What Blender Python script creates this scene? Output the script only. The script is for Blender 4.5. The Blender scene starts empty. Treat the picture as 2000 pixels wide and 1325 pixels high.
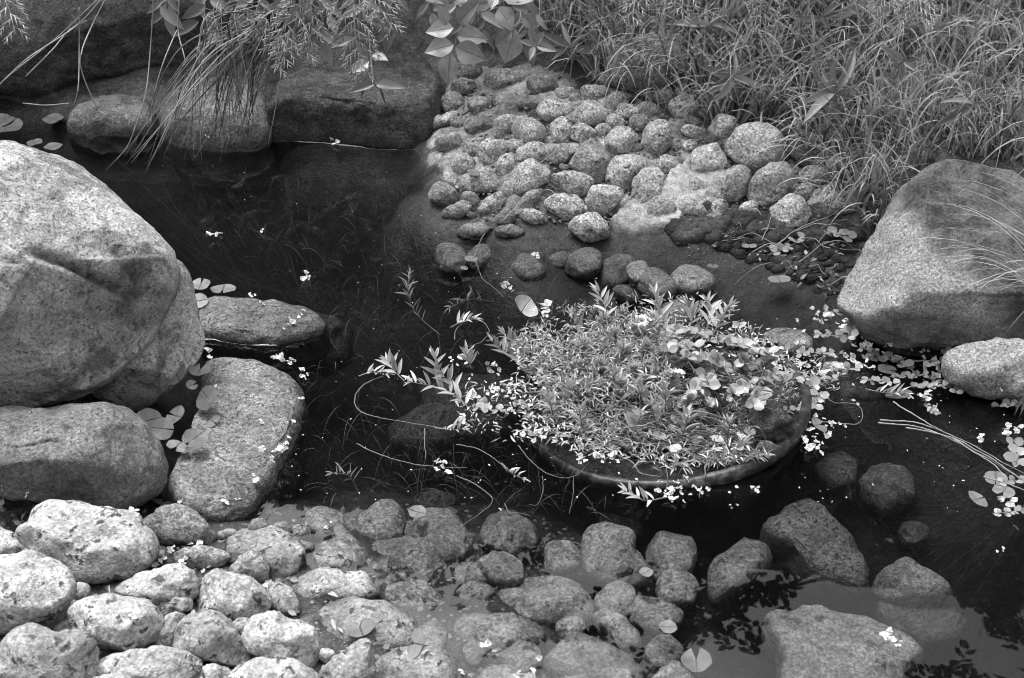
import bpy, math, random
import numpy as np
from mathutils import Vector, Matrix

random.seed(7)
rng = np.random.default_rng(7)
D = bpy.data
scene = bpy.context.scene
COL = scene.collection

# ------------------------------------------------------------------ camera
CAM_H = 1.5
PITCH = math.radians(35.0)          # looking down from the near bank
FPX = 2222.0                        # focal length in pixels of the 2000 px wide frame
cam_data = D.cameras.new("camera")
cam_data.sensor_width = 36.0
cam_data.lens = 40.0
cam_data.clip_start = 0.05
cam_data.clip_end = 1000.0
cam_data.dof.use_dof = True
cam_data.dof.focus_distance = 2.55
cam_data.dof.aperture_fstop = 7.0
cam = D.objects.new("camera", cam_data)
COL.objects.link(cam)
cam.location = (0, 0, CAM_H)
cam.rotation_euler = (math.pi / 2 - PITCH, 0, 0)
scene.camera = cam

# ------------------------------------------------------------------ sky, sun, exposure
SUN_EL, SUN_AZ = math.radians(66), math.radians(-35)    # azimuth from +Y, clockwise
world = D.worlds.new("World")
scene.world = world
world.use_nodes = True
wn, wl = world.node_tree.nodes, world.node_tree.links
wn.clear()
sky = wn.new("ShaderNodeTexSky")
sky.sky_type = 'NISHITA'
sky.sun_disc = False
sky.sun_elevation = SUN_EL
sky.sun_rotation = SUN_AZ
sky.dust_density = 6.0
sky.air_density = 1.0
bw = wn.new("ShaderNodeRGBToBW")
bg = wn.new("ShaderNodeBackground")
bg.inputs[1].default_value = 0.15
wo = wn.new("ShaderNodeOutputWorld")
wl.new(sky.outputs[0], bw.inputs[0])
wl.new(bw.outputs[0], bg.inputs[0])
wl.new(bg.outputs[0], wo.inputs[0])

sun_data = D.lights.new("sun", 'SUN')
sun_data.energy = 0.8
sun_data.angle = math.radians(24)
sun = D.objects.new("sun", sun_data)
COL.objects.link(sun)
sd = Vector((math.sin(SUN_AZ) * math.cos(SUN_EL), math.cos(SUN_AZ) * math.cos(SUN_EL), math.sin(SUN_EL)))
sun.rotation_euler = (-sd).to_track_quat('-Z', 'Y').to_euler()
sun.location = sd * 20

scene.view_settings.view_transform = 'Standard'
scene.view_settings.look = 'None'
scene.view_settings.gamma = 1.0
scene.view_settings.use_curve_mapping = False
scene.view_settings.exposure = 1.5
scene.cycles.use_denoising = True
scene.cycles.filter_width = 1.0
scene.cycles.max_bounces = 8
scene.cycles.transparent_max_bounces = 16
scene.cycles.volume_bounces = 0
scene.cycles.caustics_reflective = False
scene.cycles.caustics_refractive = False

# ------------------------------------------------------------------ picture geometry
CAM = np.array([0.0, 0.0, CAM_H])
AR = np.array([1.0, 0, 0])
AF = np.array([0, math.cos(PITCH), -math.sin(PITCH)])
AU = np.array([0, math.sin(PITCH), math.cos(PITCH)])


def ray(px, py):
    return AF + AR * ((px - 1000.0) / FPX) + AU * ((662.5 - py) / FPX)


def hz(px, py, z=0.0):
    """point of the plane at height z seen at (px, py)"""
    d = ray(px, py)
    return CAM + d * ((z - CAM_H) / d[2])


def mirror(px, py, z):
    """point at height z whose reflection in the pond shows at (px, py)"""
    d = ray(px, py)
    w = CAM + d * (-CAM_H / d[2])
    d2 = d * np.array([1, 1, -1])
    return w + d2 * (z / d2[2])


def at_y(px, py, Y):
    d = ray(px, py)
    return CAM + d * (Y / d[1])


# ------------------------------------------------------------------ noise
def _hash(ix, iy, iz, seed):
    h = (ix.astype(np.int64) * 374761393 + iy.astype(np.int64) * 668265263 + iz.astype(np.int64) * 2147483647 + seed * 974711) & 0xFFFFFFFF
    h = ((h ^ (h >> 13)) * 1274126177) & 0xFFFFFFFF
    h = h ^ (h >> 16)
    return (h & 0xFFFF) / 32767.5 - 1.0


def vnoise(P, seed=0):
    P = np.asarray(P, float)
    i = np.floor(P).astype(np.int64)
    f = P - i
    f = f * f * (3 - 2 * f)
    r = 0
    for a in (0, 1):
        for b in (0, 1):
            for c in (0, 1):
                w = (f[:, 0] if a else 1 - f[:, 0]) * (f[:, 1] if b else 1 - f[:, 1]) * (f[:, 2] if c else 1 - f[:, 2])
                r = r + w * _hash(i[:, 0] + a, i[:, 1] + b, i[:, 2] + c, seed)
    return r


def fbm(P, octaves=4, seed=0, gain=0.5):
    r, a, f = 0, 1.0, 1.0
    for k in range(octaves):
        r = r + a * vnoise(P * f + 17.3 * k, seed + k)
        a *= gain
        f *= 2.03
    return r


def in_poly(x, y, poly):
    x, y = np.asarray(x, float), np.asarray(y, float)
    ins = np.zeros(x.shape, bool)
    n = len(poly)
    for k in range(n):
        x0, y0 = poly[k]
        x1, y1 = poly[(k + 1) % n]
        c = (y0 > y) != (y1 > y)
        with np.errstate(divide='ignore', invalid='ignore'):
            xi = (x1 - x0) * (y - y0) / ((y1 - y0) if y1 != y0 else 1e-9) + x0
        ins ^= c & (x < xi)
    return ins


def poly_dist(x, y, poly):
    """signed distance, positive inside"""
    x, y = np.asarray(x, float), np.asarray(y, float)
    best = np.full(x.shape, 1e9)
    n = len(poly)
    for k in range(n):
        x0, y0 = poly[k]
        x1, y1 = poly[(k + 1) % n]
        dx, dy = x1 - x0, y1 - y0
        t = np.clip(((x - x0) * dx + (y - y0) * dy) / (dx * dx + dy * dy + 1e-12), 0, 1)
        best = np.minimum(best, np.hypot(x - x0 - t * dx, y - y0 - t * dy))
    return np.where(in_poly(x, y, poly), best, -best)


def smooth(e0, e1, x):
    t = np.clip((x - e0) / (e1 - e0), 0, 1)
    return t * t * (3 - 2 * t)


# ------------------------------------------------------------------ terrain height
POND_PX = [(-600, 205), (0, 208), (130, 232), (300, 248), (520, 260), (812, 290), (838, 320), (862, 385), (900, 430), (960, 450),
           (1080, 455), (1200, 462), (1330, 490), (1480, 512), (1590, 540), (1640, 600), (1690, 665), (1760, 690),
           (1850, 700), (1900, 765), (2000, 785), (2500, 820), (2900, 1500), (1600, 1800), (1000, 1480), (850, 1340),
           (740, 1275), (640, 1200), (590, 1130), (520, 1080), (440, 1015), (330, 1005), (290, 960), (300, 850),
           (260, 800), (200, 700), (100, 500), (-100, 400), (-600, 360)]
POND = [tuple(hz(*p)[:2]) for p in POND_PX]
GENTLE = [(hz(1420, 560), 0.55), (hz(950, 1230), 0.75), (hz(1150, 470), 0.4), (hz(880, 400), 0.25)]


def terrain(x, y):
    x, y = np.atleast_1d(np.asarray(x, float)), np.atleast_1d(np.asarray(y, float))
    d = poly_dist(x, y, POND)
    g = np.zeros_like(x)
    for c, r in GENTLE:
        g = np.maximum(g, 1 - smooth(r * 0.5, r * 1.1, np.hypot(x - c[0], y - c[1])))
    k = 1.15 * (1 - g) + 0.42 * g
    maxd = 0.42 - 0.1 * g
    zin = -maxd * (1 - np.exp(-k * np.maximum(d, 0) / maxd))
    o = np.maximum(-d, 0)
    rise = np.where(y > 1.9, 0.36, 0.16)
    zout = 0.75 * (1 - np.exp(-rise * o / 0.75))
    z = np.where(d > 0, zin, zout)
    P = np.stack([x, y, np.zeros_like(x)], 1)
    fade = np.exp(-np.hypot(x, y - 2.0) / 8)
    z = z + (0.012 * fbm(P * 9, 3, 3) + 0.02 * fbm(P * 2.3, 2, 9)) * fade
    return z


_tg = None


def terrain_fast(x, y):
    global _tg
    st = 0.02
    if _tg is None:
        a, b = np.arange(-3.4, 3.4, st), np.arange(-0.2, 6.4, st)
        X, Y = np.meshgrid(a, b)
        _tg = terrain(X.ravel(), Y.ravel()).reshape(X.shape)
    x, y = np.atleast_1d(x), np.atleast_1d(y)
    u = np.clip((x + 3.4) / st, 0, _tg.shape[1] - 1.001)
    v = np.clip((y + 0.2) / st, 0, _tg.shape[0] - 1.001)
    i, j = u.astype(int), v.astype(int)
    f, h = u - i, v - j
    return (_tg[j, i] * (1 - f) + _tg[j, i + 1] * f) * (1 - h) + (_tg[j + 1, i] * (1 - f) + _tg[j + 1, i + 1] * f) * h


def ht(px, py, steps=40):
    """first point of the terrain seen at (px, py)"""
    d = ray(px, py)
    ts = np.linspace(0.5, 9.0, 700)
    p = CAM + d[None] * ts[:, None]
    below = np.nonzero(p[:, 2] < terrain_fast(p[:, 0], p[:, 1]))[0]
    if len(below) == 0:
        return CAM + d * 6
    i = below[0]
    a, b = ts[max(i - 1, 0)], ts[i]
    for _ in range(10):
        m = (a + b) / 2
        q = CAM + d * m
        if q[2] < terrain_fast(q[0], q[1])[0]:
            b = m
        else:
            a = m
    return CAM + d * b


# ------------------------------------------------------------------ object helpers
def props(o, label=None, cat=None, group=None, kind=None):
    if label: o['label'] = label
    if cat: o['category'] = cat
    if group: o['group'] = group
    if kind: o['kind'] = kind
    return o


def empty(name, loc, label=None, cat=None, group=None, kind=None):
    o = D.objects.new(name, None)
    o.empty_display_size = 0.05
    o.location = loc
    COL.objects.link(o)
    return props(o, label, cat, group, kind)


def link(name, mesh, mat=None, parent=None, M=None):
    """link a mesh object; M is its world matrix; parents only ever carry a translation"""
    if mat is not None and len(mesh.materials) == 0:
        mesh.materials.append(mat)
    o = D.objects.new(name, mesh)
    COL.objects.link(o)
    M = M or Matrix()
    if parent is not None:
        o.parent = parent
        p, off = parent, Vector((0, 0, 0))
        chain = []
        while p is not None:
            chain.append(p.matrix_basis)
            p = p.parent
        W = Matrix()
        for m in reversed(chain):
            W = W @ m
        M = W.inverted() @ M
    o.matrix_basis = M
    return o


def mesh_np(name, V, F, smooth_shade=True, attr=None, uv=None):
    m = D.meshes.new(name)
    V = np.asarray(V, float)
    if isinstance(F, np.ndarray):
        nf, k = F.shape
        m.vertices.add(len(V))
        m.vertices.foreach_set('co', V.ravel())
        m.loops.add(nf * k)
        m.loops.foreach_set('vertex_index', F.ravel().astype(np.int32))
        m.polygons.add(nf)
        m.polygons.foreach_set('loop_start', np.arange(0, nf * k, k, dtype=np.int32))
        m.update(calc_edges=True)
        m.validate()
    else:
        m.from_pydata(V.tolist(), [], F)
        m.update()
    if smooth_shade:
        m.polygons.foreach_set('use_smooth', np.ones(len(m.polygons), bool))
    if attr is not None:
        for k, v in attr.items():
            a = m.attributes.new(k, 'FLOAT', 'POINT')
            a.data.foreach_set('value', np.asarray(v, np.float32))
    if uv is not None:
        l = m.uv_layers.new(name='UVMap')
        vi = np.zeros(len(m.loops), np.int32)
        m.loops.foreach_get('vertex_index', vi)
        l.data.foreach_set('uv', np.asarray(uv, np.float32)[vi].ravel())
    return m


def grid_faces(nu, nv):
    i = np.arange(nu * nv).reshape(nv, nu)
    return np.stack([i[:-1, :-1].ravel(), i[:-1, 1:].ravel(), i[1:, 1:].ravel(), i[1:, :-1].ravel()], 1)


class MB:
    """collects pieces of geometry that become one mesh"""
    def __init__(s):
        s.V, s.F, s.T, s.UV, s.n = [], [], [], [], 0

    def add(s, V, F, t=0.5, uv=None):
        V = np.asarray(V, float)
        s.V.append(V)
        s.F += [tuple(int(i) + s.n for i in f) for f in F]
        s.T.append(np.full(len(V), t))
        s.UV.append(np.zeros((len(V), 2)) if uv is None else np.asarray(uv, float))
        s.n += len(V)

    def tube(s, pts, r, sides=6, t=0.5):
        pts = np.asarray(pts, float)
        n = len(pts)
        r = np.broadcast_to(np.asarray(r, float), (n,)) if np.ndim(r) == 0 or len(np.atleast_1d(r)) == n else np.linspace(r[0], r[1], n)
        tan = np.gradient(pts, axis=0)
        tan /= np.linalg.norm(tan, axis=1, keepdims=True) + 1e-12
        ref = np.array([0.31, 0.2, 0.93])
        a = np.cross(tan, ref)
        a /= np.linalg.norm(a, axis=1, keepdims=True) + 1e-9
        b = np.cross(tan, a)
        an = np.arange(sides) * 2 * math.pi / sides
        V = (pts[:, None] + r[:, None, None] * (np.cos(an)[None, :, None] * a[:, None] + np.sin(an)[None, :, None] * b[:, None])).reshape(-1, 3)
        F = []
        for i in range(n - 1):
            for j in range(sides):
                k = (j + 1) % sides
                F.append((i * sides + j, i * sides + k, (i + 1) * sides + k, (i + 1) * sides + j))
        F.append(tuple(range(sides - 1, -1, -1)))
        F.append(tuple(range((n - 1) * sides, n * sides)))
        s.add(V, F, t)

    def mesh(s, name, smooth_shade=True):
        V = np.concatenate(s.V)
        return mesh_np(name, V, s.F, smooth_shade, {'tint': np.concatenate(s.T)}, np.concatenate(s.UV))


def spline(pts, n):
    """Catmull-Rom through points"""
    P = np.asarray(pts, float)
    if len(P) == 2:
        return P[0] + (P[1] - P[0]) * np.linspace(0, 1, n)[:, None]
    Q = np.vstack([2 * P[0] - P[1], P, 2 * P[-1] - P[-2]])
    u = np.linspace(0, len(P) - 1 - 1e-9, n)
    i = u.astype(int)
    t = (u - i)[:, None]
    a, b, c, d = Q[i], Q[i + 1], Q[i + 2], Q[i + 3]
    return 0.5 * (2 * b + (c - a) * t + (2 * a - 5 * b + 4 * c - d) * t ** 2 + (3 * b - a - 3 * c + d) * t ** 3)


# ------------------------------------------------------------------ materials
def new_mat(name):
    m = D.materials.new(name)
    m.use_nodes = True
    nt = m.node_tree
    nt.nodes.clear()
    return m, nt.nodes, nt.links


class G:
    """tiny node-graph helper"""
    def __init__(s, name):
        s.m, s.n, s.l = new_mat(name)
        s.out = s.n.new('ShaderNodeOutputMaterial')

    def node(s, t, **kw):
        x = s.n.new(t)
        for k, v in kw.items():
            setattr(x, k, v)
        return x

    def set(s, sock, v):
        if hasattr(v, 'is_output'):
            s.l.new(v, sock)
        else:
            sock.default_value = v

    def noise(s, vec, scale, detail=3, rough=0.55, out=0, dist=0.0):
        x = s.node('ShaderNodeTexNoise')
        s.set(x.inputs['Vector'], vec)
        x.inputs['Scale'].default_value = scale
        x.inputs['Detail'].default_value = detail
        x.inputs['Roughness'].default_value = rough
        x.inputs['Distortion'].default_value = dist
        return x.outputs[out]

    def voronoi(s, vec, scale, out='Color', feature='F1'):
        x = s.node('ShaderNodeTexVoronoi', feature=feature)
        s.set(x.inputs['Vector'], vec)
        x.inputs['Scale'].default_value = scale
        return x.outputs[out]

    def ramp(s, v, a, b, lo=0.0, hi=1.0):
        x = s.node('ShaderNodeMapRange')
        x.clamp = True
        x.interpolation_type = 'SMOOTHSTEP'
        s.set(x.inputs[0], v)
        x.inputs[1].default_value = a
        x.inputs[2].default_value = b
        x.inputs[3].default_value = lo
        x.inputs[4].default_value = hi
        return x.outputs[0]

    def math(s, op, a, b=0.0):
        x = s.node('ShaderNodeMath', operation=op)
        s.set(x.inputs[0], a)
        s.set(x.inputs[1], b)
        return x.outputs[0]

    def mix(s, f, a, b):
        x = s.node('ShaderNodeMix', data_type='FLOAT')
        s.set(x.inputs[0], f)
        s.set(x.inputs[2], a)
        s.set(x.inputs[3], b)
        return x.outputs[0]

    def objcoord(s, random_shift=True):
        tc = s.node('ShaderNodeTexCoord')
        if not random_shift:
            return tc.outputs['Object']
        oi = s.node('ShaderNodeObjectInfo')
        mu = s.math('MULTIPLY', oi.outputs['Random'], 37.0)
        va = s.node('ShaderNodeVectorMath', operation='ADD')
        s.l.new(tc.outputs['Object'], va.inputs[0])
        s.l.new(mu, va.inputs[1])
        return va.outputs[0]

    def posz(s):
        g = s.node('ShaderNodeNewGeometry')
        x = s.node('ShaderNodeSeparateXYZ')
        s.l.new(g.outputs['Position'], x.inputs[0])
        return g.outputs['Position'], x.outputs[2]

    def bump(s, h, strength, dist):
        x = s.node('ShaderNodeBump')
        x.inputs['Strength'].default_value = strength
        x.inputs['Distance'].default_value = dist
        s.set(x.inputs['Height'], h)
        return x.outputs[0]

    def finish(s, col, rough=0.6, normal=None, spec=0.5, trans=0.0):
        p = s.node('ShaderNodeBsdfPrincipled')
        s.set(p.inputs['Base Color'], col)
        s.set(p.inputs['Roughness'], rough)
        p.inputs['Specular IOR Level'].default_value = spec
        if normal is not None:
            s.l.new(normal, p.inputs['Normal'])
        sh = p.outputs[0]
        if trans > 0:
            t = s.node('ShaderNodeBsdfTranslucent')
            s.set(t.inputs[0], col)
            mx = s.node('ShaderNodeMixShader')
            mx.inputs[0].default_value = trans
            s.l.new(sh, mx.inputs[1])
            s.l.new(t.outputs[0], mx.inputs[2])
            sh = mx.outputs[0]
        s.l.new(sh, s.out.inputs[0])
        return s.m


def granite(name, base, vary=0.3, grain=0.35, speck=0.5, lichen=0.0, speck_scale=70.0, wet=True, bump=0.5, objvar=0.18, crystal=260.0):
    """speckled granite: crystals, dark mica specks and pits, lichen patches, wet dark foot at the waterline"""
    g = G(name)
    v = g.objcoord()
    big = g.noise(v, 5.0, 4, 0.6)
    mid = g.noise(v, 24.0, 5, 0.65)
    fine = g.noise(v, 150.0, 4, 0.7)
    sp = g.noise(v, speck_scale, 4, 0.6, dist=0.4)
    cr = g.voronoi(v, crystal, 'Color')
    crs = g.node('ShaderNodeSeparateColor'); g.l.new(cr, crs.inputs[0])
    c = g.mix(g.ramp(big, 0.35, 0.68), base, base * (1 - vary))
    c = g.math('MULTIPLY', c, g.ramp(mid, 0.3, 0.7, 1 - vary * 0.9, 1 + vary * 0.5))
    c = g.math('MULTIPLY', c, g.ramp(fine, 0.3, 0.7, 1 - grain, 1 + grain * 0.7))
    c = g.math('MULTIPLY', c, g.ramp(crs.outputs[0], 0.0, 1.0, 1 - grain * 0.8, 1 + grain * 0.5))
    dark = g.ramp(sp, 0.56, 0.66)
    dark = g.math('MULTIPLY', dark, g.ramp(mid, 0.38, 0.62, 0.15, 1.0))
    c = g.math('MULTIPLY', c, g.math('SUBTRACT', 1.0, g.math('MULTIPLY', dark, speck)))
    if lichen > 0:
        li = g.math('MULTIPLY', g.ramp(g.noise(v, 9.0, 6, 0.7, dist=0.8), 0.48, 0.64), lichen)
        c = g.math('MULTIPLY', c, g.math('SUBTRACT', 1.0, li))
    st = g.node('ShaderNodeAttribute', attribute_name='stain').outputs['Fac']
    stn = g.math('MULTIPLY', st, g.ramp(g.math('ADD', mid, fine), 0.78, 1.18, 0.45, 1.0))
    c = g.math('MULTIPLY', c, g.math('SUBTRACT', 1.0, stn))
    oi = g.node('ShaderNodeObjectInfo')
    c = g.math('MULTIPLY', c, g.ramp(oi.outputs['Random'], 0, 1, 1 - objvar, 1 + objvar))
    rough = 0.75
    if wet:
        pos, z = g.posz()
        zz = g.math('ADD', z, g.math('MULTIPLY', g.math('SUBTRACT', g.noise(pos, 14.0, 4, 0.6), 0.5), 0.09))
        w = g.ramp(zz, 0.0, 0.055, 1.0, 0.0)
        c = g.math('MULTIPLY', c, g.mix(w, 1.0, 0.42))
        rough = g.mix(w, 0.75, 0.38)
    h = g.math('ADD', g.math('MULTIPLY', mid, 1.0), g.math('MULTIPLY', fine, 0.35))
    h = g.math('SUBTRACT', h, g.math('MULTIPLY', dark, 0.5))
    return g.finish(c, rough, g.bump(h, bump, 0.012), 0.35)


def foliage(name, base, var=0.35, trans=0.25, rough=0.45, veins=False, tint=False, spec=0.4):
    g = G(name)
    if tint:
        a = g.node('ShaderNodeAttribute', attribute_name='tint')
        f = a.outputs['Fac']
    else:
        f = g.node('ShaderNodeObjectInfo').outputs['Random']
    c = g.ramp(f, 0, 1, base * (1 - var), base * (1 + var))
    tc = g.node('ShaderNodeTexCoord')
    n = g.noise(tc.outputs['Object'], 3.0 if veins else 60.0, 4, 0.6)
    c = g.math('MULTIPLY', c, g.ramp(n, 0.3, 0.7, 0.8, 1.2))
    nrm = None
    if veins:
        sx = g.node('ShaderNodeSeparateXYZ')
        g.l.new(tc.outputs['UV'], sx.inputs[0])
        u = g.math('ABSOLUTE', g.math('SUBTRACT', sx.outputs[0], 0.5))
        rib = g.ramp(u, 0.0, 0.035, 1.0, 0.0)
        ph = g.math('SUBTRACT', g.math('MULTIPLY', sx.outputs[1], 9.0), g.math('MULTIPLY', g.math('POWER', u, 0.8), 7.0))
        fr = g.math('ABSOLUTE', g.math('SUBTRACT', g.math('FRACT', ph), 0.5))
        side = g.ramp(fr, 0.0, 0.1, 1.0, 0.0)
        vv = g.math('MAXIMUM', rib, g.math('MULTIPLY', side, 0.5))
        c = g.math('MULTIPLY', c, g.mix(vv, 1.0, 0.72))
        nrm = g.bump(g.math('SUBTRACT', 1.0, vv), 0.5, 0.02)
    return g.finish(c, rough, nrm, spec, trans)


def earth(name, base, var=0.5, scale=1.0, bump=0.8, wet=True, stones=0.3):
    g = G(name)
    pos, z = g.posz()
    a = g.noise(pos, 7 * scale, 5, 0.65)
    b = g.noise(pos, 60 * scale, 5, 0.7)
    f = g.noise(pos, 240 * scale, 3, 0.7)
    c = g.math('MULTIPLY', g.ramp(a, 0.3, 0.7, base * (1 - var), base * (1 + var)), g.ramp(b, 0.3, 0.7, 0.6, 1.35))
    pb = g.voronoi(pos, 150 * scale, 'Distance')
    c = g.math('MULTIPLY', c, g.ramp(pb, 0.1, 0.6, 1 + stones, 1 - stones))
    c = g.math('MULTIPLY', c, g.ramp(f, 0.3, 0.7, 0.8, 1.2))
    rough = 0.85
    if wet:
        zz = g.math('ADD', z, g.math('MULTIPLY', g.math('SUBTRACT', a, 0.5), 0.06))
        w = g.ramp(zz, 0.0, 0.05, 1.0, 0.0)
        c = g.math('MULTIPLY', c, g.mix(w, 1.0, 0.42))
        rough = g.mix(w, 0.85, 0.5)
    h = g.math('ADD', g.math('ADD', a, g.math('MULTIPLY', b, 0.5)), g.math('MULTIPLY', pb, -0.15))
    return g.finish(c, rough, g.bump(h, bump, 0.012), 0.25)


M_COBBLE = granite('pale_granite_cobble', 0.48, 0.25, 0.55, 0.9, 0.0, 75.0, objvar=0.2, bump=1.0)
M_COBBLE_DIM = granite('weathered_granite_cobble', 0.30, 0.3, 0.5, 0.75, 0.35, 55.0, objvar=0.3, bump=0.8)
M_SHORE = granite('shore_granite_cobble', 0.44, 0.3, 0.36, 0.88, 0.25, 48.0, objvar=0.22, bump=0.8)
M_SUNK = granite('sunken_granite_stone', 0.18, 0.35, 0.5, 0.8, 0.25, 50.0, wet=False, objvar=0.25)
M_BOULDER = granite('big_pale_boulder_granite', 0.50, 0.22, 0.32, 0.5, 0.6, 120.0, objvar=0.0, bump=0.9, crystal=330)
M_BOULDER2 = granite('grey_boulder_granite', 0.21, 0.3, 0.4, 0.4, 0.4, 130.0, objvar=0.06, bump=0.8, crystal=330)
M_FACE = granite('right_boulder_granite', 0.36, 0.2, 0.5, 0.3, 0.1, 160.0, objvar=0.0, bump=0.7, crystal=420)
M_SLAB = granite('mossy_dark_granite', 0.13, 0.45, 0.5, 0.5, 0.5, 110.0, objvar=0.12, bump=0.9, crystal=260)
M_LEDGE = granite('flat_shore_granite', 0.26, 0.35, 0.4, 0.4, 0.4, 110.0, objvar=0.05, bump=1.0, crystal=240)
M_GROUND = earth('damp_soil', 0.085, 0.75)
M_MORTAR = earth('rough_mortar', 0.25, 0.6, 1.0, 0.7, True, 0.15)
M_BED = earth('shore_mortar', 0.13, 0.6, 1.0, 0.8, True, 0.25)
M_PALE = earth('pale_smooth_mortar', 0.34, 0.2, 1.2, 0.5, True, 0.08)
M_PEBBLE = granite('grit', 0.25, 0.3, 0.3, 0.3, 0, 60, wet=False)

# ================================================================== ground, mortar beds
def axis_coords(lo, hi, step, far):
    inner = np.arange(lo, hi + 1e-6, step)
    g = np.geomspace(0.1, far, 14)
    return np.concatenate([lo - g[::-1], inner, hi + g])


gx = axis_coords(-3.0, 2.9, 0.028, 250)
gy = axis_coords(0.0, 5.0, 0.028, 250)
XX, YY = np.meshgrid(gx, gy)
ZZ = terrain(XX.ravel(), YY.ravel())
ground = link('ground', mesh_np('ground', np.stack([XX.ravel(), YY.ravel(), ZZ], 1), grid_faces(len(gx), len(gy))), M_GROUND)
props(ground, 'dark damp soil banks and silty floor of the pond', kind='structure')


def bed(name, px_poly, thick, edge, mat, label, seed, step=0.010, rag=0.03):
    """a sheet of mortar with a ragged lip lying on the ground"""
    poly = [tuple(ht(*p)[:2]) for p in px_poly]
    xs = [p[0] for p in poly]; ys = [p[1] for p in poly]
    gx = np.arange(min(xs) - .05, max(xs) + .05, step)
    gy = np.arange(min(ys) - .05, max(ys) + .05, step)
    X, Y = np.meshgrid(gx, gy)
    x, y = X.ravel(), Y.ravel()
    P = np.stack([x, y, 0 * x], 1)
    d = poly_dist(x, y, poly) + rag * fbm(P * 12, 3, seed)
    m = smooth(-edge, edge, d)
    z = terrain(x, y) + thick * m - 0.05 * (1 - m) + m * (0.010 * fbm(P * 14, 4, seed + 5, .6) + 0.004 * fbm(P * 70, 2, seed + 8))
    keep = d > -edge * 1.5
    F = grid_faces(len(gx), len(gy))
    F = F[keep[F].any(axis=1)]
    used = np.unique(F)
    remap = np.zeros(len(x), int)
    remap[used] = np.arange(len(used))
    o = link(name, mesh_np(name, np.stack([x, y, z], 1)[used], remap[F]), mat)
    return props(o, label, kind='structure')


mortar = bed('mortar_bank', [(845, 160), (930, 125), (1060, 125), (1150, 170), (1270, 200), (1420, 250), (1560, 300), (1660, 380),
                             (1650, 430), (1590, 420), (1500, 405), (1380, 395), (1335, 425), (1290, 450), (1210, 440), (1120, 440), (960, 440),
                             (905, 410), (870, 370), (840, 300)], 0.003, 0.02, M_MORTAR,
             'sloping bank of pale cobbles set in rough mortar below the grass', 41)
bed('mortar_ledge', [(1180, 440), (1215, 400), (1275, 385), (1305, 350), (1340, 325), (1410, 340), (1450, 385), (1390, 400), (1350, 415), (1320, 445), (1270, 462), (1205, 460)], 0.026, 0.012, M_PALE,
    'pale smooth ledge of mortar under the lowest bank cobbles', 47, 0.006, 0.012)
shore = bed('cobble_shore', [(-250, 965), (0, 970), (150, 990), (300, 1005), (440, 1060), (650, 1040), (850, 1040), (1100, 1090), (1250, 1130),
                             (1340, 1250), (1350, 1480), (1000, 1600), (300, 1600), (-250, 1500)], -0.004, 0.03, M_BED,
            'near shore paved with pale cobbles that slope into the water', 53)


# ================================================================== stones
import bmesh
_ico = {}


def ico(sub):
    if sub not in _ico:
        bm = bmesh.new()
        bmesh.ops.create_icosphere(bm, subdivisions=sub, radius=1.0)
        V = np.array([v.co[:] for v in bm.verts])
        F = np.array([[v.index for v in f.verts] for f in bm.faces])
        bm.free()
        _ico[sub] = (V, F)
    return _ico[sub]


STONES = []
reach = {}


def surf(px, py, lift=0.004):
    """the dry or water surface seen at (px, py): stone, pond or ground, whichever is nearest"""
    d = Vector(ray(px, py)).normalized()
    best = (Vector(hz(px, py, 0.002)) - Vector(CAM)).length
    best = min(best, (Vector(ht(px, py)) - Vector(CAM)).length)
    for o, c in STONES:
        org = Vector(CAM) - c
        if org.cross(d).length > reach[o.name]:
            continue
        ok, loc, nrm, idx = o.ray_cast(org, d)
        if ok:
            best = min(best, (loc - org).length)
    return np.array(Vector(CAM) + d * best) + np.array([0, -0.002, lift])


def radial(poly, c, n=180, sm=3.0):
    """radius of a traced outline about its centre, for n directions"""
    P = np.asarray(poly, float) - c
    P[:, 1] *= -1
    an = np.arange(n) * 2 * math.pi / n
    R = np.zeros(n)
    for k in range(len(P)):
        a, b = P[k], P[(k + 1) % len(P)]
        e = b - a
        den = np.cos(an) * e[1] - np.sin(an) * e[0]
        den = np.where(abs(den) < 1e-9, 1e-9, den)
        r = (a[0] * e[1] - a[1] * e[0]) / den
        t = (a[0] * np.sin(an) - a[1] * np.cos(an)) / den
        ok = (t >= -1e-6) & (t <= 1 + 1e-6) & (r > 0)
        R = np.where(ok & (r > R), r, R)
    R = np.where(R <= 0, R[R > 0].mean(), R)
    w = np.exp(-0.5 * (np.arange(-12, 13) / sm) ** 2)
    w /= w.sum()
    return np.convolve(np.concatenate([R[-12:], R, R[:12]]), w, 'valid')


def ell(cx, cy, w, h, rot=0, n=14, wob=0.07):
    out = []
    ph = random.random() * 6
    for k in range(n):
        a = 2 * math.pi * k / n
        q = 1 + wob * math.sin(2 * a + ph) + wob * 0.7 * math.sin(3 * a + 2 * ph)
        x, y = math.cos(a) * w / 2 * q, math.sin(a) * h / 2 * q
        r = math.radians(rot)
        out.append((cx + x * math.cos(r) - y * math.sin(r), cy + x * math.sin(r) + y * math.cos(r)))
    return out


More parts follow.
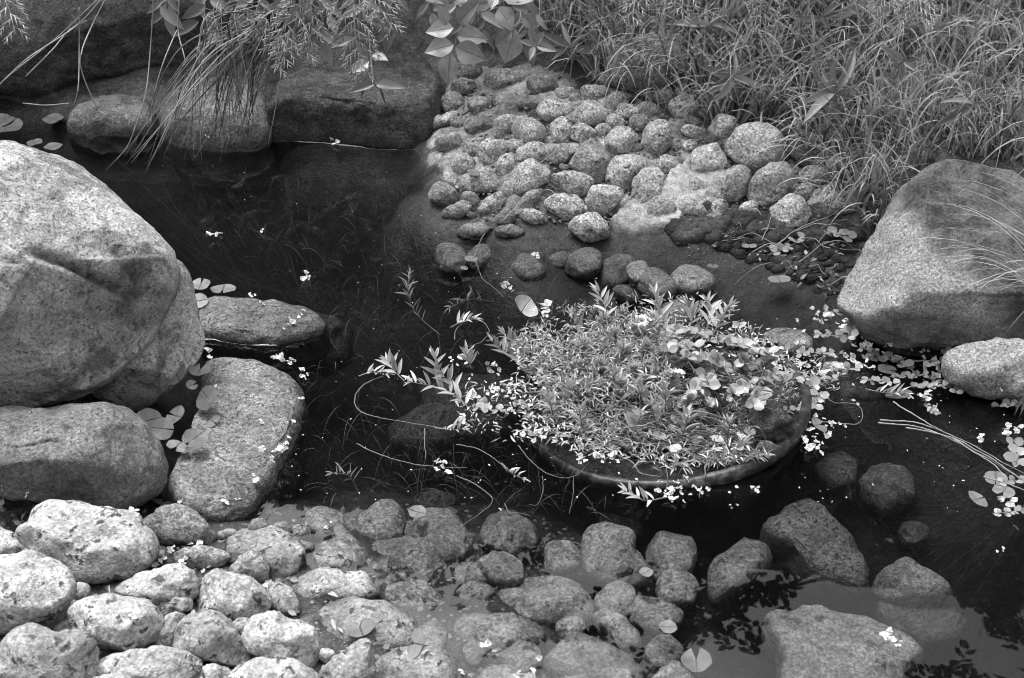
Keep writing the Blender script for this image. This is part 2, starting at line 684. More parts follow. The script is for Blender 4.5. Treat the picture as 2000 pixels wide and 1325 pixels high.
def stone(name, poly, mat, parent=None, z=None, d=0.75, lift=0.25, cuts=3, amp=0.07, fine=0.012, sub=4, seed=None, sm=3.0, facets=(), box=0.85, cutk=0.8, at=None, flat=None, thick=0.06, tilt=(0, 0), contact=None, stains=(), cracks=(), fz=0.4, over=None, grow=1.0):
    """a solid stone: rounded body whose outline follows the photograph, thickness d, worn facets and a rough skin"""
    seed = seed if seed is not None else int(abs(poly[0][0] * 7 + poly[0][1] * 13)) % 9973
    r = random.Random(seed)
    P = np.asarray(poly, float)
    if grow != 1.0:
        P = P.mean(0) + (P - P.mean(0)) * grow
        poly = [tuple(q) for q in P]
    if flat is not None:
        P = np.array([hz(a, b, flat)[:2] for a, b in poly]) * [1, -1]
    x, y = P[:, 0], P[:, 1]
    x1, y1 = np.roll(x, -1), np.roll(y, -1)
    cr = x * y1 - x1 * y
    A = cr.sum() / 2
    c = np.array([((x + x1) * cr).sum(), ((y + y1) * cr).sum()]) / (6 * A)
    if flat is not None:
        if over is not None:
            flat = max(flat, float(terrain_fast(c[0], -c[1])[0]) + over)
        C = np.array([c[0], -c[1], flat - thick])
    elif contact is not None:
        yb = P[:, 1].max()
        gq = (c[0], c[1] + contact * (yb - c[1]))
        gp = hz(gq[0], gq[1], z) if z is not None else ht(*gq)
        C = CAM + ray(*c) * float((gp - CAM) @ AF)
    elif at is not None:
        C = hz(c[0], c[1], 0) if at == 0 else CAM + ray(*c) * at
    else:
        C = hz(c[0], c[1], z) if z is not None else ht(*c)
    s = float((C - CAM) @ AF)
    R = radial(P, c, sm=sm)
    mR = R.mean() * s / FPX
    if flat is None:
        C = CAM + (C - CAM) * ((s - lift * d * mR) / s)
        s = float((C - CAM) @ AF)
        k = s / FPX
    else:
        k, mR = 1.0, R.mean()
        if thick < 0:                    # thickness given as a share of the radius
            thick = -thick * mR
            C[2] = flat - thick
        d = thick / mR
    n, F = ico(sub)
    ph = np.arctan2(n[:, 1], n[:, 0]) / (2 * math.pi) * len(R)
    i0 = np.floor(ph).astype(int)
    f = ph - i0
    Rp = R[i0 % len(R)] * (1 - f) + R[(i0 + 1) % len(R)] * f
    rho = np.hypot(n[:, 0], n[:, 1])
    Rp = Rp * np.clip(rho * 1.6, 0, 1) + R.mean() * (1 - np.clip(rho * 1.6, 0, 1))
    q = np.where(rho > 1e-6, rho ** (box - 1), 1)
    Q = np.stack([n[:, 0] * q * Rp * k, n[:, 1] * q * Rp * k, np.sign(n[:, 2]) * abs(n[:, 2]) ** (0.92 if flat is None else fz) * d * mR], 1)
    fl = list(facets)
    for _ in range(cuts):
        az, el = r.uniform(0, 6.28), r.uniform(0.35, 1.2)
        fl.append(((math.cos(az) * math.cos(el), math.sin(az) * math.cos(el), math.sin(el)), r.uniform(cutk, cutk + 0.13)))
    for nn, off in fl:
        nn = np.asarray(nn, float)
        nn /= np.linalg.norm(nn)
        h = Q @ nn
        lim = off * h.max()
        over = h - lim
        soft = 0.04 * mR
        over = np.where(over > 0, over, 0) * smooth(0, soft, over)
        Q = Q - nn * over[:, None] * 0.9
    S = Q / mR
    dirn = Q / (np.linalg.norm(Q, axis=1, keepdims=True) + 1e-9)
    dsp = amp * mR * fbm(S * 1.3 + seed * 1.7, 3, seed % 97) + fine * fbm(Q * 22 + seed, 4, (seed + 3) % 97, 0.6)
    Q = Q + dirn * dsp[:, None]
    if flat is not None:
        Q[:, 2] += tilt[0] * Q[:, 0] + tilt[1] * Q[:, 1]
        o = link(name, mesh_np(name, Q, F), mat, parent, Matrix.Translation(Vector(C)))
        STONES.append((o, Vector(C))); reach[o.name] = float(np.linalg.norm(Q, axis=1).max())
        return o
    attr = None
    if stains or cracks:
        # picture position of every point of the front, to put the stone's own stains and cracks where they are
        pxv, pyv = c[0] + Q[:, 0] / k, c[1] - Q[:, 1] / k
        front = Q[:, 2] > -0.3 * d * mR
        st = np.zeros(len(Q))
        wob = fbm(Q * 14 + seed, 4, 61)
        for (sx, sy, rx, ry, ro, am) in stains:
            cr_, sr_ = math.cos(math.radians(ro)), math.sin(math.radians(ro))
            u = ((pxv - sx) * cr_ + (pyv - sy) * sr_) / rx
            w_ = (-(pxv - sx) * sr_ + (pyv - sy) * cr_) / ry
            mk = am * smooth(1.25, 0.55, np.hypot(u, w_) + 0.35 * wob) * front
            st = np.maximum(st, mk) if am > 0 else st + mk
        for pts_, wid, dep in cracks:
            p_ = spline([(a, b, 0) for a, b in pts_], 40)[:, :2]
            dd = np.full(len(Q), 1e9); tt = np.zeros(len(Q))
            for i_ in range(len(p_)):
                e_ = np.hypot(pxv - p_[i_, 0] - 5 * wob, pyv - p_[i_, 1] - 5 * wob)
                tt = np.where(e_ < dd, i_ / 39, tt); dd = np.minimum(dd, e_)
            f_ = np.exp(-(dd / wid) ** 2) * np.sin(np.pi * np.clip(tt, .04, .96)) ** .5 * front
            Q = Q - dirn * (f_ * dep)[:, None]
            st = np.maximum(st, 0.75 * np.exp(-(dd / (wid * .7)) ** 2) * np.sin(np.pi * np.clip(tt, .04, .96)) * front)
        attr = {'stain': st}
    W = Q[:, :1] * AR + Q[:, 1:2] * AU - Q[:, 2:] * AF
    o = link(name, mesh_np(name, W, F, True, attr), mat, parent, Matrix.Translation(Vector(C)))
    STONES.append((o, Vector(C))); reach[o.name] = float(np.linalg.norm(Q, axis=1).max())
    return o


def crop(ox, oy, pts, k=2.856):
    return [(ox + a / k, oy + b / k) for a, b in pts]


def B(pts): return crop(650, 0, pts)
def C3(pts): return crop(1300, 0, pts)
def D7(pts): return crop(0, 861, pts)
def E8(pts): return crop(650, 861, pts)
def F9(pts): return crop(1300, 861, pts)
def C6(pts): return crop(1300, 430, pts)


# cobbles of the mortared bank: pieces of the bank
bank_bright = [
    B([(1830, 668), (1870, 690), (1885, 800), (1860, 850), (1760, 868), (1705, 810), (1730, 740), (1770, 690)]),
    B(ell(885, 848, 165, 155)), B(ell(1090, 735, 180, 165)), B(ell(970, 700, 175, 115, -12)),
    B([(940, 870), (1010, 850), (1005, 930), (980, 985), (895, 980)]),
    B([(1400, 800), (1480, 785), (1530, 830), (1552, 920), (1530, 1000), (1480, 1030), (1400, 975), (1320, 930), (1350, 850)]),
    B([(1010, 925), (1100, 885), (1170, 900), (1215, 945), (1195, 1010), (1100, 1080), (1020, 1090), (985, 1010)]),
    B([(1200, 985), (1300, 965), (1400, 975), (1450, 1020), (1430, 1075), (1360, 1100), (1260, 1075), (1200, 1040)]),
    B([(1570, 880), (1640, 858), (1765, 872), (1745, 940), (1700, 1010), (1650, 1052), (1560, 1040), (1518, 985)]),
    B([(1740, 930), (1810, 940), (1868, 1010), (1850, 1080), (1780, 1140), (1700, 1145), (1672, 1110), (1690, 1020)]),
    B([(1200, 1110), (1250, 1085), (1350, 1095), (1400, 1130), (1395, 1195), (1330, 1230), (1250, 1200), (1190, 1160)]),
    B([(1450, 1040), (1520, 1030), (1605, 1050), (1620, 1100), (1560, 1160), (1500, 1215), (1440, 1185), (1410, 1120)]),
    B([(1310, 1260), (1370, 1205), (1430, 1187), (1490, 1215), (1550, 1300), (1520, 1345), (1400, 1350)]),
    C3([(150, 850), (210, 803), (290, 800), (335, 850), (330, 920), (290, 980), (200, 990), (145, 970), (140, 900)]),
    C3([(345, 800), (400, 715), (480, 672), (560, 690), (640, 740), (670, 830), (640, 890), (560, 930), (480, 945), (400, 900), (345, 850)]),
    C3([(590, 1170), (640, 1115), (700, 1095), (770, 1115), (820, 1190), (790, 1240), (720, 1275), (640, 1285), (600, 1240)]),
    C3([(470, 1040), (520, 960), (590, 915), (680, 915), (720, 980), (700, 1050), (640, 1120), (560, 1150), (480, 1130), (455, 1085)]),
]
bank_mid = [
    B(ell(1235, 620, 190, 135)), B(ell(1435, 640, 195, 140)), B(ell(1268, 725, 120, 150)), B(ell(1390, 745, 135, 110)),
    B(ell(1605, 785, 165, 165)), B(ell(725, 915, 140, 135)), B(ell(1105, 850, 190, 105, -10)), B(ell(1255, 860, 175, 115)),
    B([(800, 1170), (850, 1110), (930, 1070), (960, 1120), (920, 1190), (850, 1205)]),
    B([(510, 745), (530, 690), (590, 650), (690, 615), (680, 680), (600, 710)]),
    C3([(260, 1040), (300, 980), (370, 930), (440, 925), (480, 965), (460, 1040), (400, 1110), (310, 1130), (262, 1085)]),
    C3([(820, 1090), (880, 1040), (980, 1010), (1060, 1040), (1080, 1100), (1040, 1170), (960, 1195), (860, 1200), (800, 1150)]),
    C3(ell(840, 985, 170, 120)), C3(ell(1090, 660, 130, 90)), C3(ell(135, 815, 100, 76)),
    B(ell(955, 445, 240, 125)), B(ell(1460, 520, 150, 85)), B(ell(1640, 625, 140, 95)),
]
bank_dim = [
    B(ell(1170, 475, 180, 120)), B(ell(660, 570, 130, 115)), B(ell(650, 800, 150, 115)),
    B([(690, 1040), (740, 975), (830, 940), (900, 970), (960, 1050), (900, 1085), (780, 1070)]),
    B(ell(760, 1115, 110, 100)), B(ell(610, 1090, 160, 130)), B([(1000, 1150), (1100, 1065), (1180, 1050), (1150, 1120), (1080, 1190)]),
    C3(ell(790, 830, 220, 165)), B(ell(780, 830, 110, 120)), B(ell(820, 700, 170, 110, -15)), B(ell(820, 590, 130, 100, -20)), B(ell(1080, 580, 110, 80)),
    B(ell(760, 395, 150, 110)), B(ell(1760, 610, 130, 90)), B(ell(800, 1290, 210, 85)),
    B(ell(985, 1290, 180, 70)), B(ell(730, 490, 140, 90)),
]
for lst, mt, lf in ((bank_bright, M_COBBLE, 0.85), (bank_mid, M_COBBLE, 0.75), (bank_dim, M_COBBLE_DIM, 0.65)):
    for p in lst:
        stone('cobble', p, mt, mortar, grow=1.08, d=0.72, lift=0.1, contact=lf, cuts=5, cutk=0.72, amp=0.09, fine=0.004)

# cobbles of the near shore
shore_dry = [
    D7([(90, 440), (120, 370), (200, 337), (260, 345), (300, 365), (400, 350), (490, 375), (560, 360), (640, 375), (740, 430), (800, 510), (838, 610), (835, 680),
        (770, 740), (640, 785), (500, 770), (400, 710), (330, 680), (230, 600), (200, 570), (90, 500)]),
    D7([(-150, 700), (0, 660), (120, 640), (250, 660), (340, 710), (410, 780), (400, 860), (340, 930), (200, 1000), (60, 1080), (-150, 1150)]),
    D7([(10, 1170), (80, 1090), (170, 1035), (300, 1070), (430, 1095), (510, 1150), (550, 1230), (530, 1330), (400, 1400), (100, 1400), (0, 1300)]),
    D7([(410, 930), (480, 880), (560, 865), (700, 880), (800, 910), (870, 980), (885, 1050), (840, 1120), (740, 1170), (600, 1190), (520, 1140), (430, 1040)]),
    D7([(610, 840), (700, 780), (790, 735), (880, 700), (980, 690), (1060, 725), (1090, 800), (1070, 880), (980, 900), (860, 925), (780, 900), (700, 865)]),
    D7(ell(970, 920, 215, 125)),
    D7([(1075, 880), (1100, 800), (1150, 735), (1230, 720), (1310, 735), (1370, 770), (1440, 830), (1500, 880), (1490, 960), (1390, 985), (1300, 1005), (1200, 960), (1090, 950)]),
    D7([(1000, 1080), (1020, 1000), (1090, 958), (1180, 960), (1270, 1000), (1330, 1080), (1385, 1190), (1380, 1280), (1300, 1260), (1200, 1220), (1080, 1180), (1010, 1150)]),
    D7([(870, 1100), (900, 1010), (980, 975), (1050, 990), (1000, 1060), (1000, 1160), (940, 1170), (870, 1140)]),
    D7([(1375, 1060), (1430, 990), (1510, 945), (1570, 975), (1680, 1010), (1760, 1090), (1790, 1180), (1760, 1260), (1650, 1285), (1540, 1270), (1460, 1230), (1400, 1140)]),
    D7([(560, 1230), (700, 1180), (850, 1158), (1000, 1180), (1120, 1240), (1050, 1320), (1000, 1380), (600, 1380)]),
    D7([(1060, 1310), (1150, 1255), (1250, 1270), (1310, 1330), (1300, 1400), (1070, 1400)]),
    D7([(1510, 1310), (1600, 1255), (1700, 1280), (1760, 1325), (1740, 1400), (1500, 1400)]),
    D7([(1775, 1290), (1860, 1200), (1960, 1130), (2020, 1105), (2080, 1130), (2085, 1250), (2060, 1400), (1800, 1400)]),
    D7([(-200, 500), (-60, 480), (60, 540), (130, 620), (60, 650), (-120, 660), (-220, 600)]),
    D7(ell(300, 960, 190, 130, -25)),
]
shore_wet = [
    D7([(1600, 830), (1700, 750), (1800, 725), (1950, 730), (2120, 760), (2150, 800), (2000, 865), (1850, 870), (1720, 900), (1640, 880)]),
    D7([(1280, 590), (1350, 540), (1450, 520), (1560, 525), (1640, 570), (1690, 650), (1690, 720), (1600, 770), (1500, 790), (1400, 700), (1290, 660)]),
    D7([(1745, 620), (1790, 570), (1870, 550), (1960, 580), (2010, 650), (1960, 700), (1850, 715), (1770, 690)]),
    [(607, 1190), (640, 1170), (690, 1166), (745, 1180), (800, 1210), (815, 1235), (790, 1265), (730, 1272), (660, 1260), (610, 1240)],
    E8([(240, 1250), (320, 1195), (450, 1183), (600, 1190), (690, 1230), (720, 1330), (650, 1400), (240, 1400)]),
    E8([(760, 1330), (820, 1250), (900, 1213), (980, 1240), (1060, 1320), (1000, 1400), (780, 1400)]),
    D7(ell(1560, 930, 220, 130, 25)),
]
shore_dark = [
    D7(ell(1110, 660, 320, 140)),
    D7([(760, 450), (860, 380), (980, 365), (1080, 400), (1160, 470), (1250, 560), (1180, 600), (1000, 560), (880, 600), (800, 540)]),
    D7(ell(1400, 720, 230, 200, 30)),
]
sunk = [
    E8([(190, 640), (260, 590), (350, 555), (450, 550), (540, 580), (590, 650), (600, 730), (560, 790), (450, 800), (300, 790), (220, 720)]),
    E8(ell(130, 500, 240, 125)),
    E8([(-60, 600), (40, 560), (110, 600), (180, 690), (190, 780), (120, 860), (-60, 850)]),
    E8(ell(420, 880, 340, 190)), E8(ell(770, 735, 260, 115)), E8(ell(800, 830, 190, 105)),
    E8([(935, 870), (960, 790), (1050, 735), (1160, 718), (1260, 740), (1370, 780), (1430, 840), (1440, 910), (1350, 955), (1200, 960), (1050, 930)]),
    E8([(680, 1000), (760, 930), (900, 920), (1050, 940), (1190, 1000), (1180, 1060), (1050, 1100), (850, 1130), (700, 1080)]),
    E8(ell(1045, 1180, 185, 190)),
    E8([(1200, 1150), (1260, 1080), (1350, 1030), (1480, 1040), (1600, 1110), (1700, 1200), (1720, 1320), (1500, 1340), (1250, 1300)]),
    E8([(1460, 960), (1540, 910), (1620, 960), (1720, 1070), (1700, 1120), (1580, 1080)]),
    E8(ell(790, 1165, 115, 115)), E8(ell(560, 1080, 160, 150)), E8(ell(1580, 1290, 230, 110)), E8(ell(1900, 1290, 230, 150)), E8(ell(340, 500, 130, 110)),
    E8(ell(430, 510, 110, 80)), E8(ell(1330, 1020, 160, 90)),
]
for p in shore_dry:
    stone('cobble', p, M_SHORE, shore, grow=1.08, d=0.72, lift=0.1, contact=0.8, cuts=5, cutk=0.74, amp=0.10, fine=0.006, sub=5)
for p in shore_wet:
    stone('cobble', p, M_SHORE, shore, grow=1.08, flat=0.006, over=0.028, thick=-0.5, box=0.75, fz=0.75, cuts=3, amp=0.09, fine=0.006)
for p in shore_dark:
    stone('cobble', p, M_COBBLE_DIM, shore, d=0.5, lift=0.1, contact=0.6, cuts=3, amp=0.10, fine=0.006)
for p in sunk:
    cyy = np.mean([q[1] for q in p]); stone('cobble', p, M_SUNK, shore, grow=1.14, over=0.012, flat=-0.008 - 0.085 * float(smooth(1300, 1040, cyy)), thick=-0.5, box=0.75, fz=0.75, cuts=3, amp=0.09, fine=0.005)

# smaller cobbles filling the gaps
def fill(regions, taken, n, size, mat, parent, ymax_bias=None, **kw):
    q = random.Random(99)
    N = 4000
    A = np.array([[q.uniform(*r[:2]), q.uniform(*r[2:]), q.uniform(*size)] for r in (q.choice(regions) for _ in range(N))])
    bad = np.zeros(N, bool)
    for p in taken:
        for dx, dy in ((0, 0), (.33, 0), (-.33, 0), (0, .25), (0, -.25)):
            bad |= in_poly(A[:, 0] + dx * A[:, 2], A[:, 1] + dy * A[:, 2], p)
    done = []
    for a, b, w in A[~bad]:
        if len(done) >= n: break
        if any(math.hypot(a - x, (b - y) * 1.4) < (w + v) * 0.42 for x, y, v in done): continue
        done.append((a, b, w))
        stone('cobble', ell(a, b, w, w * q.uniform(.6, .85), q.uniform(-30, 30)), mat, parent, **kw)


allshore = shore_dry + shore_wet + shore_dark + sunk
fill([(560, 1330, 1060, 1325), (380, 1000, 1000, 1120)], allshore, 20, (80, 140), M_SUNK, shore, over=0.012, flat=-0.05, thick=-0.5, box=0.75, fz=0.75, cuts=3, amp=0.1, fine=0.004)
fill([(0, 640, 1030, 1325)], allshore, 26, (36, 75), M_SHORE, shore, d=0.7, lift=0.1, contact=0.8, cuts=3, amp=0.1, fine=0.004, sub=3)
fill([(-260, 1250, 1345, 1560)], allshore, 46, (120, 210), M_SHORE, shore, d=0.7, lift=0.1, contact=0.8, cuts=4, amp=0.1, fine=0.005)
allbank = bank_bright + bank_mid + bank_dim
fill([(880, 1420, 180, 425), (1450, 1640, 320, 420)], allbank, 22, (36, 70), M_COBBLE, mortar, d=0.7, lift=0.1, contact=0.75, cuts=4, amp=0.1, fine=0.003, sub=3)
fill([(835, 990, 320, 490), (1010, 1230, 450, 520)], allbank, 20, (46, 92), M_SUNK, mortar, flat=-0.02, thick=-0.5, box=0.8, fz=0.75, cuts=3, amp=0.1, fine=0.003)
fill([(870, 1420, 150, 430)], allbank, 30, (24, 42), M_COBBLE_DIM, mortar, d=0.7, lift=0.1, contact=0.7, cuts=3, amp=0.1, fine=0.003, sub=3)

# boulders and loose rocks: things of their own
def rock(name, label, cat, poly, mat, group=None, **kw):
    return props(stone(name, poly, mat, **kw), label, cat, group)


rock('boulder', 'huge pale rounded boulder with dark cracks at the left edge', 'boulder',
     [(-300, 330), (-100, 272), (0, 270), (40, 275), (100, 292), (150, 318), (190, 350), (215, 375), (260, 420), (310, 470), (335, 495), (338, 540), (325, 590), (310, 630),
      (270, 690), (210, 745), (130, 783), (60, 797), (0, 802), (-150, 800), (-300, 720), (-340, 520)],
     M_BOULDER, z=0.28, d=0.8, lift=0.15, cuts=0, amp=0.03, fine=0.004, sub=7, sm=2.0, box=0.8, stains=[(270, 590, 75, 85, 30, .62), (200, 640, 120, 60, 0, .45), (80, 650, 150, 70, 0, .42), (240, 480, 50, 30, 20, .45), (60, 580, 90, 40, 0, .3), (140, 720, 170, 50, 0, .3)], cracks=[([(150, 512), (185, 520), (215, 535), (250, 560), (290, 590)], 9, .03), ([(-20, 562), (20, 568), (70, 548), (110, 560), (140, 600)], 3.5, .010), ([(70, 520), (110, 525), (150, 535)], 3, .008), ([(250, 480), (280, 530), (300, 580), (290, 640)], 14, .012)],
     facets=[((0.7, -0.35, 0.6), 0.8), ((0.1, -0.75, 0.65), 0.84), ((-0.3, 0.3, 0.85), 0.9), ((0.62, 0.45, 0.6), 0.86)], seed=11)
rock('boulder', 'smooth grey boulder wedged behind the huge pale boulder', 'boulder',
     [(330, 500), (350, 510), (367, 532), (385, 600), (397, 660), (390, 700), (360, 740), (310, 780), (285, 800), (262, 808), (180, 770), (130, 680), (220, 540)],
     M_BOULDER, at=2.38, d=0.5, lift=0.0, cuts=0, amp=0.03, fine=0.004, stains=[(340, 560, 40, 60, 0, .35), (300, 770, 90, 40, -20, .4)], sub=5, sm=1.6, facets=[((0.6, -0.1, 0.75), 0.75), ((0.2, -0.6, 0.7), 0.8)], seed=23)
rock('boulder', 'low dark grey boulder under the huge pale boulder', 'boulder',
     [(-150, 815), (0, 800), (80, 802), (150, 792), (215, 783), (258, 803), (300, 860), (323, 910), (318, 950), (280, 985), (240, 998), (150, 985), (60, 975), (0, 962), (-150, 950)],
     M_BOULDER2, z=0.09, d=0.95, lift=0.1, cuts=0, amp=0.05, fine=0.006, sub=6, sm=1.8, box=0.78,
     facets=[((0.0, 0.6, 0.75), 0.8), ((0.1, -0.5, 0.85), 0.82)], seed=31, stains=[(60, 900, 120, 50, 10, .4), (220, 930, 90, 50, -20, .45), (120, 815, 90, 20, 0, .3)], cracks=[([(20, 850), (90, 862), (150, 850), (200, 880)], 3, .006), ([(230, 820), (255, 870), (250, 930)], 4, .005)])
rock('flat_stone', 'flat stone with lily leaves on it beside the low dark boulder', 'stone',
     [(398, 690), (440, 680), (500, 688), (560, 704), (594, 740), (590, 790), (556, 862), (522, 922), (488, 968), (425, 992), (350, 982), (316, 948), (342, 895), (378, 850), (402, 800), (385, 740)],
     M_LEDGE, flat=0.045, thick=0.085, cuts=0, amp=0.03, fine=0.006, sub=6, sm=0.8, box=0.28, tilt=(-0.08, 0.0), seed=37)
led = rock('flat_stone', 'flat ledge stone just above water beside the grey wedged boulder', 'stone',
     [(370, 585), (400, 572), (500, 574), (600, 588), (640, 606), (630, 632), (545, 655), (450, 648), (370, 640)],
     M_LEDGE, flat=0.03, thick=0.06, cuts=0, amp=0.03, fine=0.006, sub=5, sm=1.6, box=0.4, tilt=(-0.03, 0.0), seed=41)
rock('sunken_rock', 'dark weedy rock sunk at the end of the ledge stone', 'rock',
     [(560, 640), (620, 610), (680, 640), (700, 690), (650, 740), (590, 720), (550, 680)], M_SLAB, z=-0.14, d=0.7, cuts=2, amp=0.08, seed=43)
rock('rock_slab', 'large dark sloping rock slab at the top left corner', 'rock',
     [(-150, 0), (-100, -90), (560, -90), (540, 10), (505, 95), (420, 132), (320, 150), (250, 172), (190, 178), (150, 190), (125, 212), (60, 216), (0, 206), (-150, 205)],
     M_SLAB, z=0.2, d=0.7, lift=-0.3, cuts=0, amp=0.05, fine=0.008, sub=6, sm=1.5, box=0.72, facets=[((-0.1, 0.45, 0.9), 0.72), ((0.25, -0.7, 0.65), 0.86)], seed=47)
r2 = rock('rock', 'small pale topped rock at the waterline below the dark slab', 'rock',
     [(122, 215), (142, 195), (172, 182), (210, 178), (288, 182), (302, 198), (298, 222), (250, 226), (160, 224)], M_LEDGE, flat=0.07, thick=0.09, box=0.5, fz=0.55, cuts=0, amp=0.07, fine=0.006, sub=5, sm=1.5, seed=53)
rock('rock', 'rounded grey rock behind the drooping sedge', 'rock',
     [(300, 180), (320, 152), (400, 132), (500, 138), (530, 165), (522, 205), (480, 218), (400, 220), (320, 208)], M_LEDGE, flat=0.13, thick=0.15, box=0.5, fz=0.6, cuts=0, amp=0.06, fine=0.006, sub=5, sm=1.8, seed=59)
slab = rock('rock_slab', 'dark flat topped rock slab beside the cobble bank', 'rock',
     [(508, 195), (530, 150), (580, 118), (700, 98), (835, 106), (868, 140), (852, 180), (838, 198), (740, 198), (620, 186), (535, 182)],
     M_SLAB, flat=0.15, thick=0.17, cuts=0, amp=0.022, fine=0.007, sub=6, sm=0.8, box=0.25, fz=0.3, tilt=(0.0, 0.03), seed=61)
rock('boulder', 'large smooth speckled boulder at the right edge', 'boulder',
     [(1638, 580), (1652, 552), (1700, 480), (1740, 430), (1772, 365), (1808, 330), (1850, 317), (1930, 325), (2000, 350), (2150, 420), (2190, 560), (2100, 660), (1990, 668), (1900, 668), (1850, 682), (1760, 680), (1680, 655)],
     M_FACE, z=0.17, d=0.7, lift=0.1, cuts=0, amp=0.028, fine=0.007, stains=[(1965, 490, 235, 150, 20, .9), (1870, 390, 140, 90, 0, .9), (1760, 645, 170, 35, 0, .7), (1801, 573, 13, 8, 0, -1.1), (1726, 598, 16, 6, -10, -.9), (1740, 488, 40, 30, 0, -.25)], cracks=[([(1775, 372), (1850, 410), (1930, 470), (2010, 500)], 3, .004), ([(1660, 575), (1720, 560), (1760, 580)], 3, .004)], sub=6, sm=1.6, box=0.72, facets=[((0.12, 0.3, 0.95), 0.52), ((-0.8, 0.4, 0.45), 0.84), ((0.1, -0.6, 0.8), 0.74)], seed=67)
rock('rock', 'low pale rock below the large speckled boulder', 'rock',
     [(1838, 700), (1865, 678), (1900, 668), (1945, 660), (2000, 664), (2070, 690), (2080, 760), (1990, 785), (1900, 772), (1850, 745)],
     M_FACE, z=0.05, d=0.7, lift=0.1, cuts=2, amp=0.06, fine=0.006, sub=5, seed=71)
rock('rock', 'round grey rock half hidden in the grass above the bank', 'rock',
     [(1185, 120), (1205, 85), (1250, 65), (1310, 62), (1345, 95), (1350, 150), (1300, 178), (1230, 182), (1190, 165)], M_COBBLE_DIM, d=0.8, lift=0.1, contact=0.8, cuts=2, amp=0.05, fine=0.005, sub=5, seed=73)

loose = [
    ('pale round stone under the silty water below the cobble bank', ell(1143, 497, 74, 44), -0.02),
    ('small pale stone at the left of the three shelf stones', ell(1247, 520, 48, 34), -0.005),
    ('speckled middle stone of the three on the silty shelf', ell(1285, 538, 88, 50, 22), -0.005),
    ('largest pale stone of the three on the silty shelf', [(1310, 525), (1330, 505), (1365, 505), (1397, 525), (1394, 547), (1350, 557), (1318, 548)], 0.0),
    ('thin stone nearly covered by silt beside the tall shoot', ell(1236, 562, 80, 26, 8), -0.05),
    ('sunken stone just behind the top of the pot plants', ell(1322, 595, 84, 58), -0.04),
    ('rounded stone among the leaves at the back of the pot', ell(1290, 645, 120, 80), -0.01),
    ('low speckled stone with floating blossoms near the pot', ell(1542, 650, 108, 42, 8), -0.005),
    ('small drowned stone at the foot of the speckled boulder', ell(1650, 688, 66, 44), -0.06),
    ('dark drowned flat stone under the largest blossom drift', ell(1690, 735, 150, 60), -0.07),
]
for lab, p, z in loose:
    rock('loose_stone', lab, 'stone', p, M_SUNK, 'loose stones in the pond', flat=z + 0.018, thick=-0.55, box=0.75, fz=0.75, cuts=2, amp=0.07, fine=0.004)
